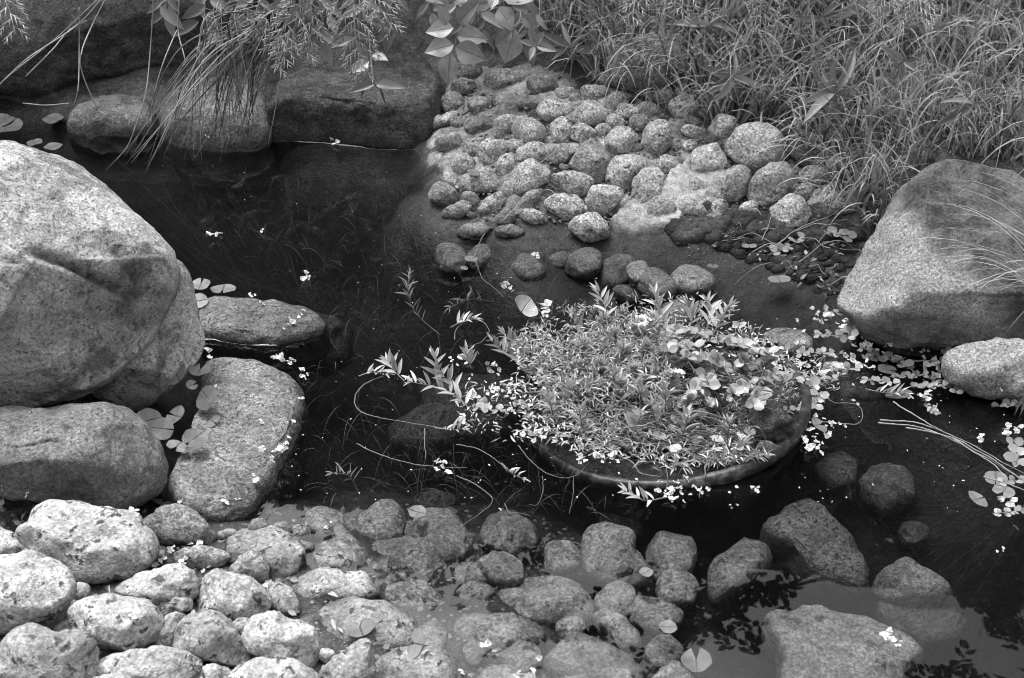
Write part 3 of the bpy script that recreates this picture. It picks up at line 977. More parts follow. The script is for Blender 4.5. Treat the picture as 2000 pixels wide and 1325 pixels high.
drowned = [
    ('broad pale flat slab under water at the bottom right', F9([(560, 920), (640, 915), (690, 945), (760, 905), (840, 895), (1000, 930), (1180, 965), (1300, 1000), (1390, 1050), (1470, 1120), (1400, 1180), (1330, 1280), (1280, 1400), (650, 1400), (640, 1250), (650, 1180), (640, 1090), (580, 1020), (555, 960)]), M_SUNK, -0.075, 0.22),
    ('long dark slanting slab under water below the pot', F9([(520, 440), (600, 380), (700, 330), (800, 300), (870, 320), (950, 390), (1040, 490), (1120, 600), (1150, 660), (1140, 740), (1080, 790), (960, 740), (850, 700), (720, 560), (600, 500)]), M_LEDGE, -0.08, 0.35),
    ('bright speckled slanting stone between two sunken cobbles', F9([(260, 830), (270, 650), (350, 570), (450, 510), (540, 520), (610, 570), (570, 650), (480, 720), (380, 800), (320, 860)]), M_SUNK, -0.06, 0.5),
    ('speckled wedge stone breaking the sky reflection', F9([(1180, 730), (1290, 650), (1370, 640), (1480, 700), (1590, 770), (1610, 820), (1520, 850), (1440, 850), (1300, 830), (1190, 780)]), M_SUNK, -0.06, 0.5),
    ('dim drowned slab behind the broad pale slab', F9([(1190, 860), (1400, 830), (1620, 890), (1710, 980), (1650, 1060), (1500, 1100), (1300, 1050), (1200, 960)]), M_LEDGE, -0.14, 0.3),
    ('dark rough stone right of the pot rim', F9([(840, 120), (900, 60), (980, 30), (1060, 50), (1090, 130), (1060, 200), (950, 225), (870, 190)]), M_LEDGE, -0.09, 0.5),
    ('pale blotched stone right of the dark rough stone', F9([(1090, 180), (1150, 95), (1250, 75), (1330, 110), (1400, 190), (1390, 260), (1250, 330), (1150, 280)]), M_SUNK, -0.10, 0.5),
    ('small faint stone below the dark rough stone', F9(ell(920, 300, 140, 130)), M_SUNK, -0.17, 0.6),
    ('faint stone in the dark water at the far right', F9(ell(1390, 490, 150, 130)), M_SUNK, -0.16, 0.6),
    ('upright egg shaped speckled stone below the pot', E8([(1390, 560), (1400, 480), (1450, 425), (1540, 405), (1620, 430), (1680, 490), (1690, 580), (1670, 680), (1580, 710), (1460, 715), (1400, 650)]), M_SUNK, -0.02, 0.75),
    ('dim round stone behind the egg shaped stone', E8([(1500, 390), (1540, 320), (1620, 305), (1700, 350), (1745, 410), (1720, 470), (1660, 480), (1520, 430)]), M_SUNK, -0.11, 0.7),
    ('speckled stone right of the egg shaped stone', E8([(1775, 600), (1800, 520), (1860, 490), (1950, 510), (2000, 560), (1990, 680), (1900, 720), (1810, 720)]), M_SUNK, -0.05, 0.7),
    ('dim sunken stone where the bare twig ends', E8([(515, 430), (560, 370), (650, 350), (720, 380), (740, 470), (680, 540), (570, 560), (520, 500)]), M_SUNK, -0.11, 0.6),
    ('dark sunken stone farthest below the bare twig', E8(ell(570, 310, 250, 120)), M_LEDGE, -0.13, 0.5),
    ('wide dim sunken stone between twig and egg shaped stone', E8([(880, 520), (960, 450), (1080, 440), (1200, 490), (1260, 560), (1200, 620), (1080, 660), (950, 610)]), M_SUNK, -0.13, 0.45),
    ('rounded dim stone under water left of the pot', [(760, 800), (830, 770), (920, 745), (1000, 760), (1010, 800), (940, 830), (840, 850), (770, 840)], M_LEDGE, -0.12, 0.5),
    ('faint flat stone under water above the curled stem', [(820, 730), (900, 720), (1000, 715), (1050, 745), (1000, 790), (900, 790), (830, 770)], M_LEDGE, -0.10, 0.4),
]
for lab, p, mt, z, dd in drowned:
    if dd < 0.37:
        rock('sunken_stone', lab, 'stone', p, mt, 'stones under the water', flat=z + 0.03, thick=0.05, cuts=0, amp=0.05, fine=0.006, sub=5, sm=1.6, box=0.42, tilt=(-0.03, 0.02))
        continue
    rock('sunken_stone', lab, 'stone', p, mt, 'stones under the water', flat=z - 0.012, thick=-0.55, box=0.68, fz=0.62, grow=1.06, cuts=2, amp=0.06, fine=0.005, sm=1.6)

# pale scum lines where still water meets three rocks
def scum(parent, pts, r=0.0022):
    mb = MB()
    P = spline([hz(a, b, 0.003) for a, b in pts], 60)
    P[:, :2] += 0.004 * np.stack([vnoise(P * 60, 1), vnoise(P * 60, 2)], 1)
    R = r * (0.7 + 0.6 * (vnoise(P * 40, 5) * 0.5 + 0.5))
    mb.tube(P, R, 5)
    link('tide_line', mb.mesh('tide_line'), M_SCUM, parent)


M_CLOD = earth('dark_soil_clods', 0.06, 0.6, 1.6, 1.0, True, 0.3)
g = G('dried_scum'); M_SCUM = g.finish(g.noise(g.objcoord(False), 90, 3), 0.8)
def foot(pts, z, off):
    return [tuple(hz(a, b, z)[:2] + np.array([0, -off])) for a, b in pts]


def scum_xy(parent, pts, r):
    P = spline([(x, y, 0.003) for x, y in pts], 60)
    P[:, :2] += 0.004 * np.stack([vnoise(P * 60, 1), vnoise(P * 60, 2)], 1)
    mb = MB(); mb.tube(P, r * np.clip(0.35 + 1.1 * vnoise(P * 25, 5), 0.08, 1.2), 5)
    link('tide_line', mb.mesh('tide_line'), M_SCUM, parent)


scum_xy(slab, foot([(535, 186), (620, 189), (740, 201), (826, 201)], 0.15, 0.006), 0.0016)
scum_xy(led, foot([(400, 642), (450, 649), (500, 653), (540, 655)], 0.03, 0.004), 0.0025)

# loose gravel in the joints of the near shore
mb = MB()
iv, iff = ico(1)
for _ in range(1500):
    a, b = random.uniform(-20, 1320), random.uniform(985, 1330)
    p = ht(a, b)
    s = random.uniform(0.002, 0.008)
    mb.add(iv * np.array([s, s * random.uniform(.6, 1), s * .6]) + p, iff, random.random())
props(link('gravel', mb.mesh('gravel'), M_PEBBLE), 'loose gravel in the joints between the near cobbles', kind='stuff')

# clods of dark soil on the undercut bank between the cobbles and the right boulder
mb = MB()
iv2, if2 = ico(2)
clod_px = [(1330, 425), (1400, 405), (1500, 415), (1600, 435), (1690, 450), (1660, 560), (1620, 580), (1500, 520), (1380, 480), (1300, 470)]
q = random.Random(5)
cnt = 0
while cnt < 330:
    a, b = q.uniform(1300, 1690), q.uniform(405, 580)
    if not in_poly(np.array([a]), np.array([b]), clod_px)[0]: continue
    cnt += 1
    p = ht(a, b)
    s = q.uniform(0.006, 0.026) * (1.3 if b < 470 else .8)
    v = iv2 * np.array([s, s * q.uniform(.6, 1), s * q.uniform(.5, .9)])
    v = v * (1 + 0.35 * fbm(v * 45 + cnt, 3, 3)[:, None])
    mb.add(v + p, if2, q.random())
props(link('soil_clods', mb.mesh('soil_clods'), M_CLOD), 'crumbly dark soil clods on the undercut bank beside the cobbles', kind='stuff')

# grit on the wet soil
mb = MB()
iv, iff = ico(1)
for _ in range(600):
    a = random.choice([(1330, 1620, 410, 560), (1330, 1620, 410, 560), (870, 1250, 130, 450), (1250, 1700, 250, 420)])
    p = ht(random.uniform(a[0], a[1]), random.uniform(a[2], a[3]))
    s = random.uniform(0.001, 0.0035)
    mb.add(iv * np.array([s, s * random.uniform(.6, 1), s * .6]) + p, iff, random.random())
bx = [(870, 200), (1000, 140), (1250, 210), (1420, 260), (1640, 390), (1600, 430), (1300, 450), (950, 440)]
cnt = 0
while cnt < 1100:
    a, b = random.uniform(870, 1640), random.uniform(140, 450)
    if not in_poly(np.array([a]), np.array([b]), bx)[0]: continue
    cnt += 1
    p = ht(a, b) + np.array([0, 0, 0.007])
    s = random.uniform(0.002, 0.0075)
    mb.add(iv * np.array([s, s * random.uniform(.6, 1), s * .7]) + p, iff, random.random())
props(link('grit', mb.mesh('grit'), M_PEBBLE), 'loose grit scattered on the mortar and wet soil', kind='stuff')

# ================================================================== water
g = G('still_pond_water')
pos, _z = g.posz()
nrm = g.bump(g.noise(pos, 5.0, 2, 0.5), 0.04, 0.02)
fr = g.node('ShaderNodeFresnel'); fr.inputs[0].default_value = 1.42
g.l.new(nrm, fr.inputs['Normal'])
tr = g.node('ShaderNodeBsdfTransparent')
gl = g.node('ShaderNodeBsdfGlossy'); gl.inputs['Roughness'].default_value = 0.015
g.l.new(nrm, gl.inputs['Normal'])
mx = g.node('ShaderNodeMixShader')
g.l.new(fr.outputs[0], mx.inputs[0]); g.l.new(tr.outputs[0], mx.inputs[1]); g.l.new(gl.outputs[0], mx.inputs[2])
g.l.new(mx.outputs[0], g.out.inputs[0])
ab = g.node('ShaderNodeVolumePrincipled')
ab.inputs['Color'].default_value = (0.03, 0.03, 0.03, 1)
ab.inputs['Absorption Color'].default_value = (0, 0, 0, 1)
ab.inputs['Density'].default_value = 3.4
ab.inputs['Anisotropy'].default_value = 0.3
g.l.new(ab.outputs[0], g.out.inputs[1])
M_WATER = g.m
wx0, wx1, wy0, wy1 = -3.4, 3.3, 0.25, 4.6
WV = [(x, y, z) for z in (-0.7, 0.0) for y in (wy0, wy1) for x in (wx0, wx1)]
water = link('water', mesh_np('water', WV, [(0, 2, 3, 1), (4, 5, 7, 6), (0, 1, 5, 4), (2, 6, 7, 3), (0, 4, 6, 2), (1, 3, 7, 5)], False), M_WATER)
props(water, 'still dark pond water', kind='structure')

# ================================================================== what the pond mirrors: house, trees, shrubs beyond the bank
def box(mb, lo, hi, t=0.5):
    x0, y0, z0 = lo; x1, y1, z1 = hi
    V = [(x, y, z) for z in (z0, z1) for y in (y0, y1) for x in (x0, x1)]
    mb.add(V, [(0, 2, 3, 1), (4, 5, 7, 6), (0, 1, 5, 4), (2, 6, 7, 3), (0, 4, 6, 2), (1, 3, 7, 5)], t)


def plain(name, v, rough=0.7, spec=0.3):
    g = G(name)
    n = g.noise(g.objcoord(False), 6, 5, 0.6)
    return g.finish(g.ramp(n, 0.3, 0.7, v * 0.8, v * 1.15), rough, None, spec)


M_WALL = plain('dark_timber_wall', 0.10)
M_ROOF = plain('roof_tiles', 0.10)
M_FASCIA = plain('painted_fascia', 0.22)
M_GLASS = plain('dark_window_glass', 0.05, 0.1, 0.6)
M_FRAME = plain('painted_window_frame', 0.45)
EA, EB = mirror(1490, 1125, 4.4), mirror(1745, 1163, 4.4)
ang = math.atan2(EB[1] - EA[1], EB[0] - EA[0])
hc = (EA + EB) / 2
HM = Matrix.Translation(Vector((hc[0], hc[1] + 0.1, -0.13))) @ Matrix.Rotation(ang, 4, 'Z')
house = empty('house', (hc[0], hc[1], 0), 'dark house with deep eaves mirrored in the pond', 'house')


def hpart(name, lo, hi, mat, parent=None):
    mb = MB(); box(mb, lo, hi)
    return link(name, mb.mesh(name, False), mat, parent or house, HM)


hpart('wall', (-9.2, 0.9, 0.0), (4.6, 1.15, 4.45), M_WALL)
mb = MB()
mb.add([(-10, 0, 4.40), (5.2, 0, 4.40), (5.2, 4, 6.2), (-10, 4, 6.2), (-10, 0, 4.52), (5.2, 0, 4.52), (5.2, 4, 6.32), (-10, 4, 6.32)],
       [(0, 3, 2, 1), (4, 5, 6, 7), (0, 1, 5, 4), (2, 3, 7, 6), (0, 4, 7, 3), (1, 2, 6, 5)])
roof = link('roof', mb.mesh('roof', False), M_ROOF, house, HM)
hpart('fascia', (-10, -0.03, 4.30), (5.2, -0.002, 4.52), M_FASCIA, roof)
hpart('gutter', (-10, -0.12, 4.38), (5.2, -0.035, 4.46), M_FASCIA, roof)
for x in np.arange(-4.6, 5, 0.8):
    hpart('rafter', (x, 0.0, 4.28), (x + 0.07, 0.9, 4.385), M_FRAME, roof)
for x in (-6.5, -4.5, -2.6, -0.7, 0.55, 2.4):
    w = hpart('window', (x, 0.86, 2.2), (x + 0.95, 0.897, 3.6), M_FRAME)
    hpart('pane', (x + 0.06, 0.852, 2.26), (x + 0.455, 0.858, 3.54), M_GLASS, w)
    hpart('pane', (x + 0.495, 0.852, 2.26), (x + 0.89, 0.858, 3.54), M_GLASS, w)

# leaf shapes -------------------------------------------------------
def leaf_shape(kind, nl=8, nw=4, fold=0.18, droop=0.25, wave=0.0, seed=0):
    """leaf of length 1 along +Y, greatest width 1, face +Z"""
    t = np.linspace(0, 1, nl + 1)
    if kind == 'lance':
        w = np.sin(np.pi * t ** 0.75) ** 0.9
    elif kind == 'ovate':
        w = np.where(t < 0.4, np.sin(t / 0.4 * np.pi / 2) ** 0.8, np.cos((t - 0.4) / 0.6 * np.pi / 2) ** 1.1)
    elif kind == 'spoon':
        w = np.sqrt(np.clip(1 - (2 * np.clip(t * 1.08 - 0.08, 0, 1) - 1) ** 2, 0, 1)) + 0.05 * (t < 0.1)
    else:
        w = np.minimum(1, t * 8) * (1 - t) ** 0.7
    w[-1] = 0.01; w[0] = max(w[0], 0.04)
    u = np.linspace(-0.5, 0.5, nw + 1)
    X = u[None] * w[:, None]
    Y = np.repeat(t[:, None], nw + 1, 1)
    Z = fold * abs(X) - droop * (t[:, None] ** 2) * 0.5
    r = np.random.default_rng(seed)
    if wave:
        Z = Z + wave * np.sin(t[:, None] * 9 + r.random() * 6) * u[None] * 2 * w[:, None]
    V = np.stack([X.ravel(), Y.ravel(), Z.ravel()], 1)
    UV = np.stack([np.repeat((u + 0.5)[None], nl + 1, 0).ravel(), Y.ravel()], 1)
    return V, grid_faces(nw + 1, nl + 1), UV


def leaf_mesh(name, kind, **kw):
    V, F, UV = leaf_shape(kind, **kw)
    return mesh_np(name, V, F, True, None, UV)


def pad_mesh(name, notch=0.35, seed=0, cup=0.08):
    """round floating leaf with a notch, stalk end at the origin, radius 0.5"""
    r = np.random.default_rng(seed)
    n = 26
    an = np.linspace(notch / 2, 2 * math.pi - notch / 2, n) - math.pi / 2
    V, UV, F = [(0, 0, 0)], [(0.5, 0.5)], []
    for k, rr in enumerate((0.2, 0.36, 0.5)):
        for a in an:
            q = rr * (1 + 0.05 * math.sin(2 * a + seed) + 0.02 * math.sin(7 * a + seed))
            V.append((math.cos(a) * q, math.sin(a) * q, cup * rr * rr * 2 + (0.035 if k == 2 else 0.01) * math.sin(3 * a + seed)))
            UV.append((0.5 + math.cos(a) * rr, 0.5 + math.sin(a) * rr))
    for j in range(n - 1):
        F.append((0, 1 + j, 2 + j))
    for k in range(2):
        for j in range(n - 1):
            a = 1 + k * n + j
            F.append((a, a + n, a + n + 1, a + 1))
    return mesh_np(name, V, F, True, None, np.array(UV))


def frame(p0, p1, width, up=(0, 0, 1)):
    """matrix that lays a unit leaf from p0 to p1"""
    p0, p1 = np.asarray(p0, float), np.asarray(p1, float)
    d = p1 - p0
    L = np.linalg.norm(d) + 1e-9
    y = d / L
    z = np.asarray(up, float)
    z = z - y * (z @ y)
    if np.linalg.norm(z) < 1e-3:
        z = np.array([0, -1, 0.0]) - y * (-y[1])
    z /= np.linalg.norm(z)
    x = np.cross(y, z)
    return Matrix(((x[0] * width, y[0] * L, z[0] * L, p0[0]), (x[1] * width, y[1] * L, z[1] * L, p0[1]), (x[2] * width, y[2] * L, z[2] * L, p0[2]), (0, 0, 0, 1)))


def scatter_leaves(shape, P, dirs, L, W, ups, tint):
    """many leaves as one set of arrays"""
    V0, F0, UV0 = shape
    P, dirs, ups = np.asarray(P), np.asarray(dirs), np.asarray(ups)
    y = dirs / (np.linalg.norm(dirs, axis=1, keepdims=True) + 1e-9)
    z = ups - y * (ups * y).sum(1, keepdims=True)
    z /= np.linalg.norm(z, axis=1, keepdims=True) + 1e-9
    x = np.cross(y, z)
    L = np.broadcast_to(L, (len(P),)); W = np.broadcast_to(W, (len(P),))
    V = P[:, None] + x[:, None] * (V0[None, :, 0:1] * W[:, None, None]) + y[:, None] * (V0[None, :, 1:2] * L[:, None, None]) + z[:, None] * (V0[None, :, 2:3] * L[:, None, None])
    n = len(V0)
    F = (np.arange(len(P)) * n)[:, None, None] + np.asarray(F0)[None]
    return V.reshape(-1, 3), F.reshape(-1, F0.shape[1]), np.repeat(tint, n), np.tile(UV0, (len(P), 1))


def mass(name, parts, mat, parent=None):
    Vs, Fs, Ts, Us, o = [], [], [], [], 0
    for V, F, T, U in parts:
        Vs.append(V); Fs.append(F + o); Ts.append(T); Us.append(U); o += len(V)
    return link(name, mesh_np(name, np.concatenate(Vs), np.concatenate(Fs), True, {'tint': np.concatenate(Ts)}, np.concatenate(Us)), mat, parent)


def rand_dirs(n, up=0.0):
    v = rng.normal(size=(n, 3))
    v /= np.linalg.norm(v, axis=1, keepdims=True)
    v[:, 2] += up
    return v


M_LEAFDARK = foliage('shrub_leaves', 0.06, 0.4, 0.2, tint=True)
M_BARK = plain('smooth_bark', 0.14)
SMALL = leaf_shape('ovate', 3, 2, 0.15, 0.2)
OVAL = leaf_shape('spoon', 4, 2, 0.1, 0.15)

# dense shrubs on the bank beyond the top of the picture
for k, (x, y, rx, ry, z0, z1, n, lab) in enumerate([
        (-1.9, 4.5, 1.0, 0.55, 0.75, 2.9, 5200, 'tall dense shrub overhanging the far left rocks'),
        (-0.4, 4.6, 1.0, 0.55, 0.70, 3.2, 5200, 'tall dense shrub behind the broad leaved shoots'),
        (1.2, 4.55, 0.95, 0.6, 0.72, 2.5, 5200, 'dense shrub behind the grass bank'),
        (2.5, 4.35, 1.0, 0.75, 0.72, 3.0, 6500, 'dark shrub mirrored at the right of the pond'),
        (-3.6, 4.0, 1.0, 0.8, 0.7, 3.2, 3600, 'dense shrub far left beyond the picture edge')]):
    gz = float(terrain(x, y)[0])
    sh = empty('shrub', (x, y, gz), lab, 'shrub', 'shrubs beyond the bank')
    u = rand_dirs(n); u /= np.linalg.norm(u, axis=1, keepdims=True)
    rad = rng.random(n) ** 0.35
    lump = 1 + 0.25 * fbm(u * 2.2 + k * 5, 3, k)
    P = np.stack([x + u[:, 0] * rad * rx * lump, y + u[:, 1] * rad * ry * lump, (z0 + z1) / 2 + u[:, 2] * rad * (z1 - z0) / 2 * lump], 1)
    S = scatter_leaves(SMALL, P, rand_dirs(n, -0.2), rng.uniform(.06, .13, n), rng.uniform(.03, .06, n), rand_dirs(n, 0.8), rng.random(n))
    f = mass('foliage', [S], M_LEAFDARK, sh); f['kind'] = 'stuff'
    for j in range(5):
        a = j * 1.3 + k
        mb = MB()
        mb.tube(spline([(x + .08 * math.cos(a), y + .08 * math.sin(a), gz - .05), (x + .25 * rx * math.cos(a), y + .25 * ry * math.sin(a), gz + .8), (x + .6 * rx * math.cos(a), y + .6 * ry * math.sin(a), (z0 + z1) / 2)], 10), (0.025, 0.008), 7)
        link('stem', mb.mesh('stem'), M_BARK, sh)

# flowering tree whose twigs hang over the pond and show against the mirrored sky
tree = empty('tree', (2.3, 4.1, float(terrain(2.3, 4.1)[0])), 'small leaved tree whose hanging twigs are mirrored at the lower right', 'tree')
mb = MB()
crown0 = np.array([2.1, 3.9, 2.4])
mb.tube(spline([(2.3, 4.1, 0.4), (2.35, 4.15, 1.2), (2.2, 4.0, 1.9), crown0], 16), (0.07, 0.04), 10)
link('trunk', mb.mesh('trunk'), M_BARK, tree)
leaves_P, leaves_D = [], []
ZT = 1.9


def twig(px_pts, z=ZT, n_side=5, spread=36, from_tree=None, dens=1.0):
    """a branch whose mirror image runs along these pixels, with side twigs and opposite round leaves"""
    main = [mirror(a, b, z + 0.06 * math.sin(i * 1.7)) for i, (a, b) in enumerate(px_pts)]
    if from_tree is not None:
        main = [from_tree] + main
    c = spline(main, 40)
    mb = MB()
    mb.tube(c, (0.009 if from_tree is not None else 0.004, 0.0018), 5)
    tot = np.linalg.norm(np.diff(c, axis=0), axis=1).sum()
    segs = [(c, 0.35 if from_tree is not None else 0.0)]
    for k in range(n_side):
        i = int(len(c) * (0.4 + 0.58 * (k + random.random()) / n_side)) - 1
        d = rand_dirs(1)[0] * np.array([1, 1, 0.5]) * random.uniform(0.08, 0.2) * spread / 36
        e = spline([c[i], c[i] + d * 0.5 + [0, 0, 0.01], c[i] + d + [0, 0, -0.03]], 10)
        mb.tube(e, (0.002, 0.001), 4)
        segs.append((e, 0.1))
    o = link('branch', mb.mesh('branch'), M_BARK, tree)
    for s, t0 in segs:
        ln = np.linalg.norm(np.diff(s, axis=0), axis=1).sum()
        m = max(3, int(ln / 0.018 * dens * (1 - t0)))
        for j in range(m):
            f = t0 + (1 - t0) * (j + random.random()) / m
            i = min(int(f * (len(s) - 1)), len(s) - 2)
            tg = s[i + 1] - s[i]
            tg /= np.linalg.norm(tg) + 1e-9
            sd = np.cross(tg, [0, 0, 1.0]) * (1 if j % 2 else -1)
            leaves_P.append(s[i]); leaves_D.append(sd + tg * 0.5 + rng.normal(size=3) * 0.35)


twig([(1700, 1080), (1540, 1140), (1450, 1150), (1380, 1160), (1300, 1150), (1200, 1115)], 1.9, 14, 40, crown0, 1.1)
twig([(1420, 1150), (1445, 1200), (1462, 1270)], 1.9, 5, 22)
twig([(1380, 1160), (1350, 1200), (1300, 1240), (1290, 1290)], 1.92, 9, 30)
twig([(1460, 1150), (1500, 1165), (1560, 1155)], 1.88, 4, 18)
twig([(1300, 1190), (1240, 1220), (1130, 1240), (1040, 1230)], 1.9, 10, 44, crown0 + [-.4, -.2, 0], 0.9)
twig([(1560, 1000), (1400, 1030), (1250, 1085), (1130, 1080), (900, 1080), (720, 1130)], 2.0, 14, 40, crown0 + [-.3, -.2, .1], 0.8)
twig([(1950, 1060), (1900, 1100), (1885, 1150), (1890, 1190)], 1.9, 5, 26, crown0)
twig([(2050, 1040), (1960, 1120), (1930, 1150), (1960, 1190), (1930, 1220)], 1.9, 12, 44, crown0)
twig([(2080, 1180), (1990, 1170), (1960, 1210), (1990, 1240)], 1.9, 7, 30, crown0 + [.2, -.1, 0])
twig([(2000, 1340), (1880, 1320), (1790, 1310), (1740, 1295)], 1.8, 8, 30, None, 1.2)
twig([(1250, 1330), (1290, 1290), (1330, 1300)], 1.9, 5, 26)
twig([(1500, 1060), (1330, 1130), (1240, 1150)], 1.95, 14, 50, None, 1.7)
twig([(1480, 1120), (1420, 1180), (1390, 1230)], 1.9, 12, 40, None, 1.7)
twig([(1350, 1180), (1310, 1220), (1330, 1280)], 1.9, 10, 36, None, 1.5)
twig([(1200, 1050), (1050, 1100), (930, 1130)], 2.0, 14, 50, None, 1.5)
twig([(1180, 1150), (1080, 1190), (960, 1180)], 2.0, 14, 50, None, 1.5)
twig([(900, 1050), (800, 1080), (700, 1060)], 2.0, 12, 44, None, 1.4)
twig([(850, 1180), (760, 1160), (700, 1170)], 2.0, 9, 40, None, 1.2)
P = np.array(leaves_P); n = len(P)
S = [scatter_leaves(OVAL, P, leaves_D, rng.uniform(.03, .048, n), rng.uniform(.02, .03, n), rand_dirs(n, 2.0), rng.random(n))]
# body of the crown to the right
n = 5200
u = rand_dirs(n); u /= np.linalg.norm(u, axis=1, keepdims=True)
cc = mirror(1930, 1000, 2.2)
ru = rng.random(n) ** 0.45 * (1 + 0.3 * fbm(u * 2.5, 3, 77))
P = cc + np.stack([u[:, 0] * 0.62 * ru + .25, u[:, 1] * .75 * ru + .35, u[:, 2] * 0.5 * ru + .25], 1)
S.append(scatter_leaves(OVAL, P, rand_dirs(n, -.2), rng.uniform(.035, .055, n), rng.uniform(.022, .035, n), rand_dirs(n, 1.5), rng.random(n)))
o = mass('crown', S, M_LEAFDARK, tree); o['kind'] = 'stuff'

# maple twig above the near right corner
maple = empty('maple_branch', tuple(mirror(1960, 1400, 1.7)), 'maple branch with spiky leaves mirrored at the bottom right corner', 'branch')
mb = MB()
mb.tube(spline([mirror(2400, 1500, 1.9), mirror(2050, 1400, 1.75), mirror(1880, 1350, 1.7)], 14), (0.012, 0.003), 6)
link('twig', mb.mesh('twig'), M_BARK, maple)
sp = leaf_shape('lance', 6, 2, 0.1, 0.1)
for (a, b, s) in ((1990, 1335, 0.13), (1905, 1345, 0.10), (2040, 1320, 0.13), (1870, 1360, 0.07)):
    mb = MB()
    c = mirror(a, b, 1.7)
    for k in range(7):
        an = (k - 3) * 0.62 + math.pi / 2 - 3.14159
        dd = np.array([math.cos(an), math.sin(an), -0.15])
        L = s * (1 - 0.09 * abs(k - 3))
        M = np.array(frame(c, c + dd * L, L * 0.32))
        V = np.c_[sp[0], np.ones(len(sp[0]))] @ M.T
        mb.add(V[:, :3], sp[1])
    link('leaf', mb.mesh('leaf'), M_LEAFDARK, maple)

# ================================================================== grass bank
M_GRASS = foliage('grass_blades', 0.29, 0.7, 0.3, 0.5, tint=True)
M_STRAW = foliage('dry_stems', 0.32, 0.4, 0.1, 0.6, tint=True)


def blades(P, H, W, lean_dir, lean, seed=0, seg=5):
    """curved grass blades: arrays of roots, lengths, widths, lean"""
    r = np.random.default_rng(seed)
    n = len(P)
    t = np.linspace(0, 1, seg + 1)
    up = np.array([0, 0, 1.0])
    d = lean_dir / (np.linalg.norm(lean_dir, axis=1, keepdims=True) + 1e-9)
    a0 = lean[:, None] * 0.35
    bend = lean[:, None] * (0.35 + 1.3 * t[None] ** 1.5)
    dz, dh = np.cos(bend), np.sin(bend)
    z = np.concatenate([np.zeros((n, 1)), np.cumsum(dz[:, :-1], 1)], 1) / seg
    h = np.concatenate([np.zeros((n, 1)), np.cumsum(dh[:, :-1], 1)], 1) / seg
    C = P[:, None] + (d[:, None] * h[..., None] + up * z[..., None]) * H[:, None, None]
    s = np.cross(d, up)
    ang = r.uniform(-0.9, 0.9, n)
    s = s * np.cos(ang)[:, None] + d * np.sin(ang)[:, None]
    w = (np.minimum(1, 0.5 + t * 2) * (1 - t ** 2.2) + 0.02)[None, :, None] * W[:, None, None] * 0.5
    A, Bv = C - s[:, None] * w, C + s[:, None] * w
    V = np.stack([A, Bv], 2).reshape(n, -1, 3)
    k = np.arange(seg) * 2
    F0 = np.stack([k, k + 1, k + 3, k + 2], 1)
    m = 2 * (seg + 1)
    F = ((np.arange(n) * m)[:, None, None] + F0[None]).reshape(-1, 4)
    return V.reshape(-1, 3), F, np.repeat(r.random(n), m), np.zeros((n * m, 2))


GRASS_PX = [(1010, 20), (1050, 95), (1130, 130), (1190, 190), (1290, 200), (1330, 240), (1420, 225), (1530, 260), (1570, 320), (1640, 360), (1660, 420), (1700, 460), (1760, 340),
            (1830, 300), (1950, 310), (2060, 370), (2200, 300), (2200, -120), (1010, -120)]


def roots_in(poly, n, tries=8):
    xs = [p[0] for p in poly]; ys = [p[1] for p in poly]
    out = []
    # even on the ground: sample world points under the outline
    W = np.array([ht(a, max(b, -120)) for a, b in poly])
    wp = [tuple(p[:2]) for p in W]
    lo, hi = W.min(0), W.max(0)
    while len(out) < n:
        x, y = rng.uniform(lo[0], hi[0], 4000), rng.uniform(lo[1], hi[1], 4000)
        k = in_poly(x, y, wp)
        x, y = x[k], y[k]
        out += list(zip(x, y))
    out = np.array(out[:n])
    return np.c_[out, terrain_fast(out[:, 0], out[:, 1]) - 0.005]


n = 9500
P = roots_in(GRASS_PX, n)
cl = fbm(P * 3.0, 3, 201)
den = smooth(-0.7, 0.2, cl)
keep = rng.random(n) < (0.1 + 0.9 * den ** 1.5)
rk = ht(1262, 165)
keep &= ~((abs(P[:, 0] - rk[0]) < 0.13) & (P[:, 1] < rk[1] + 0.02) & (P[:, 1] > rk[1] - 0.30) & (rng.random(n) < 0.85))
P = P[keep]; n = len(P)
far = smooth(2.7, 3.5, P[:, 1])
H = (0.07 + 0.17 * rng.random(n) ** 1.3) * (0.65 + 0.75 * far)
ld = rng.normal(size=(n, 3)) + np.array([-0.35, -0.7, 0])
ld[:, 2] = 0
S = blades(P, H, rng.uniform(.005, .0125, n), ld, rng.uniform(0.2, 1.7, n), 31)
# long pale wisps arching over the sward
m = 2300
P3 = roots_in(GRASS_PX, m)
ld3 = rng.normal(size=(m, 3)) * [.8, .5, 0] + np.array([-.5, -.8, 0])
S3 = blades(P3, rng.uniform(.2, .42, m), rng.uniform(.003, .0065, m), ld3, rng.uniform(.8, 1.9, m), 33, 9)
S3 = (S3[0], S3[1], 0.35 + 0.6 * S3[2], S3[3])
props(mass('grass', [S3], M_GRASS), 'long pale wisps of grass arching over the bank', kind='stuff')
# dead straw low in the sward
m = 3800
P2 = roots_in(GRASS_PX, m)
S2 = blades(P2, rng.uniform(.05, .16, m), rng.uniform(.0015, .003, m), rng.normal(size=(m, 3)) * [1, 1, 0], rng.uniform(1.2, 2.0, m), 32)
o = mass('grass', [S], M_GRASS); props(o, 'uneven unmown grass covering the bank at the upper right', kind='stuff')
o = mass('dry_grass', [S2], M_STRAW); props(o, 'thin dead straw lying among the bank grass', kind='stuff')


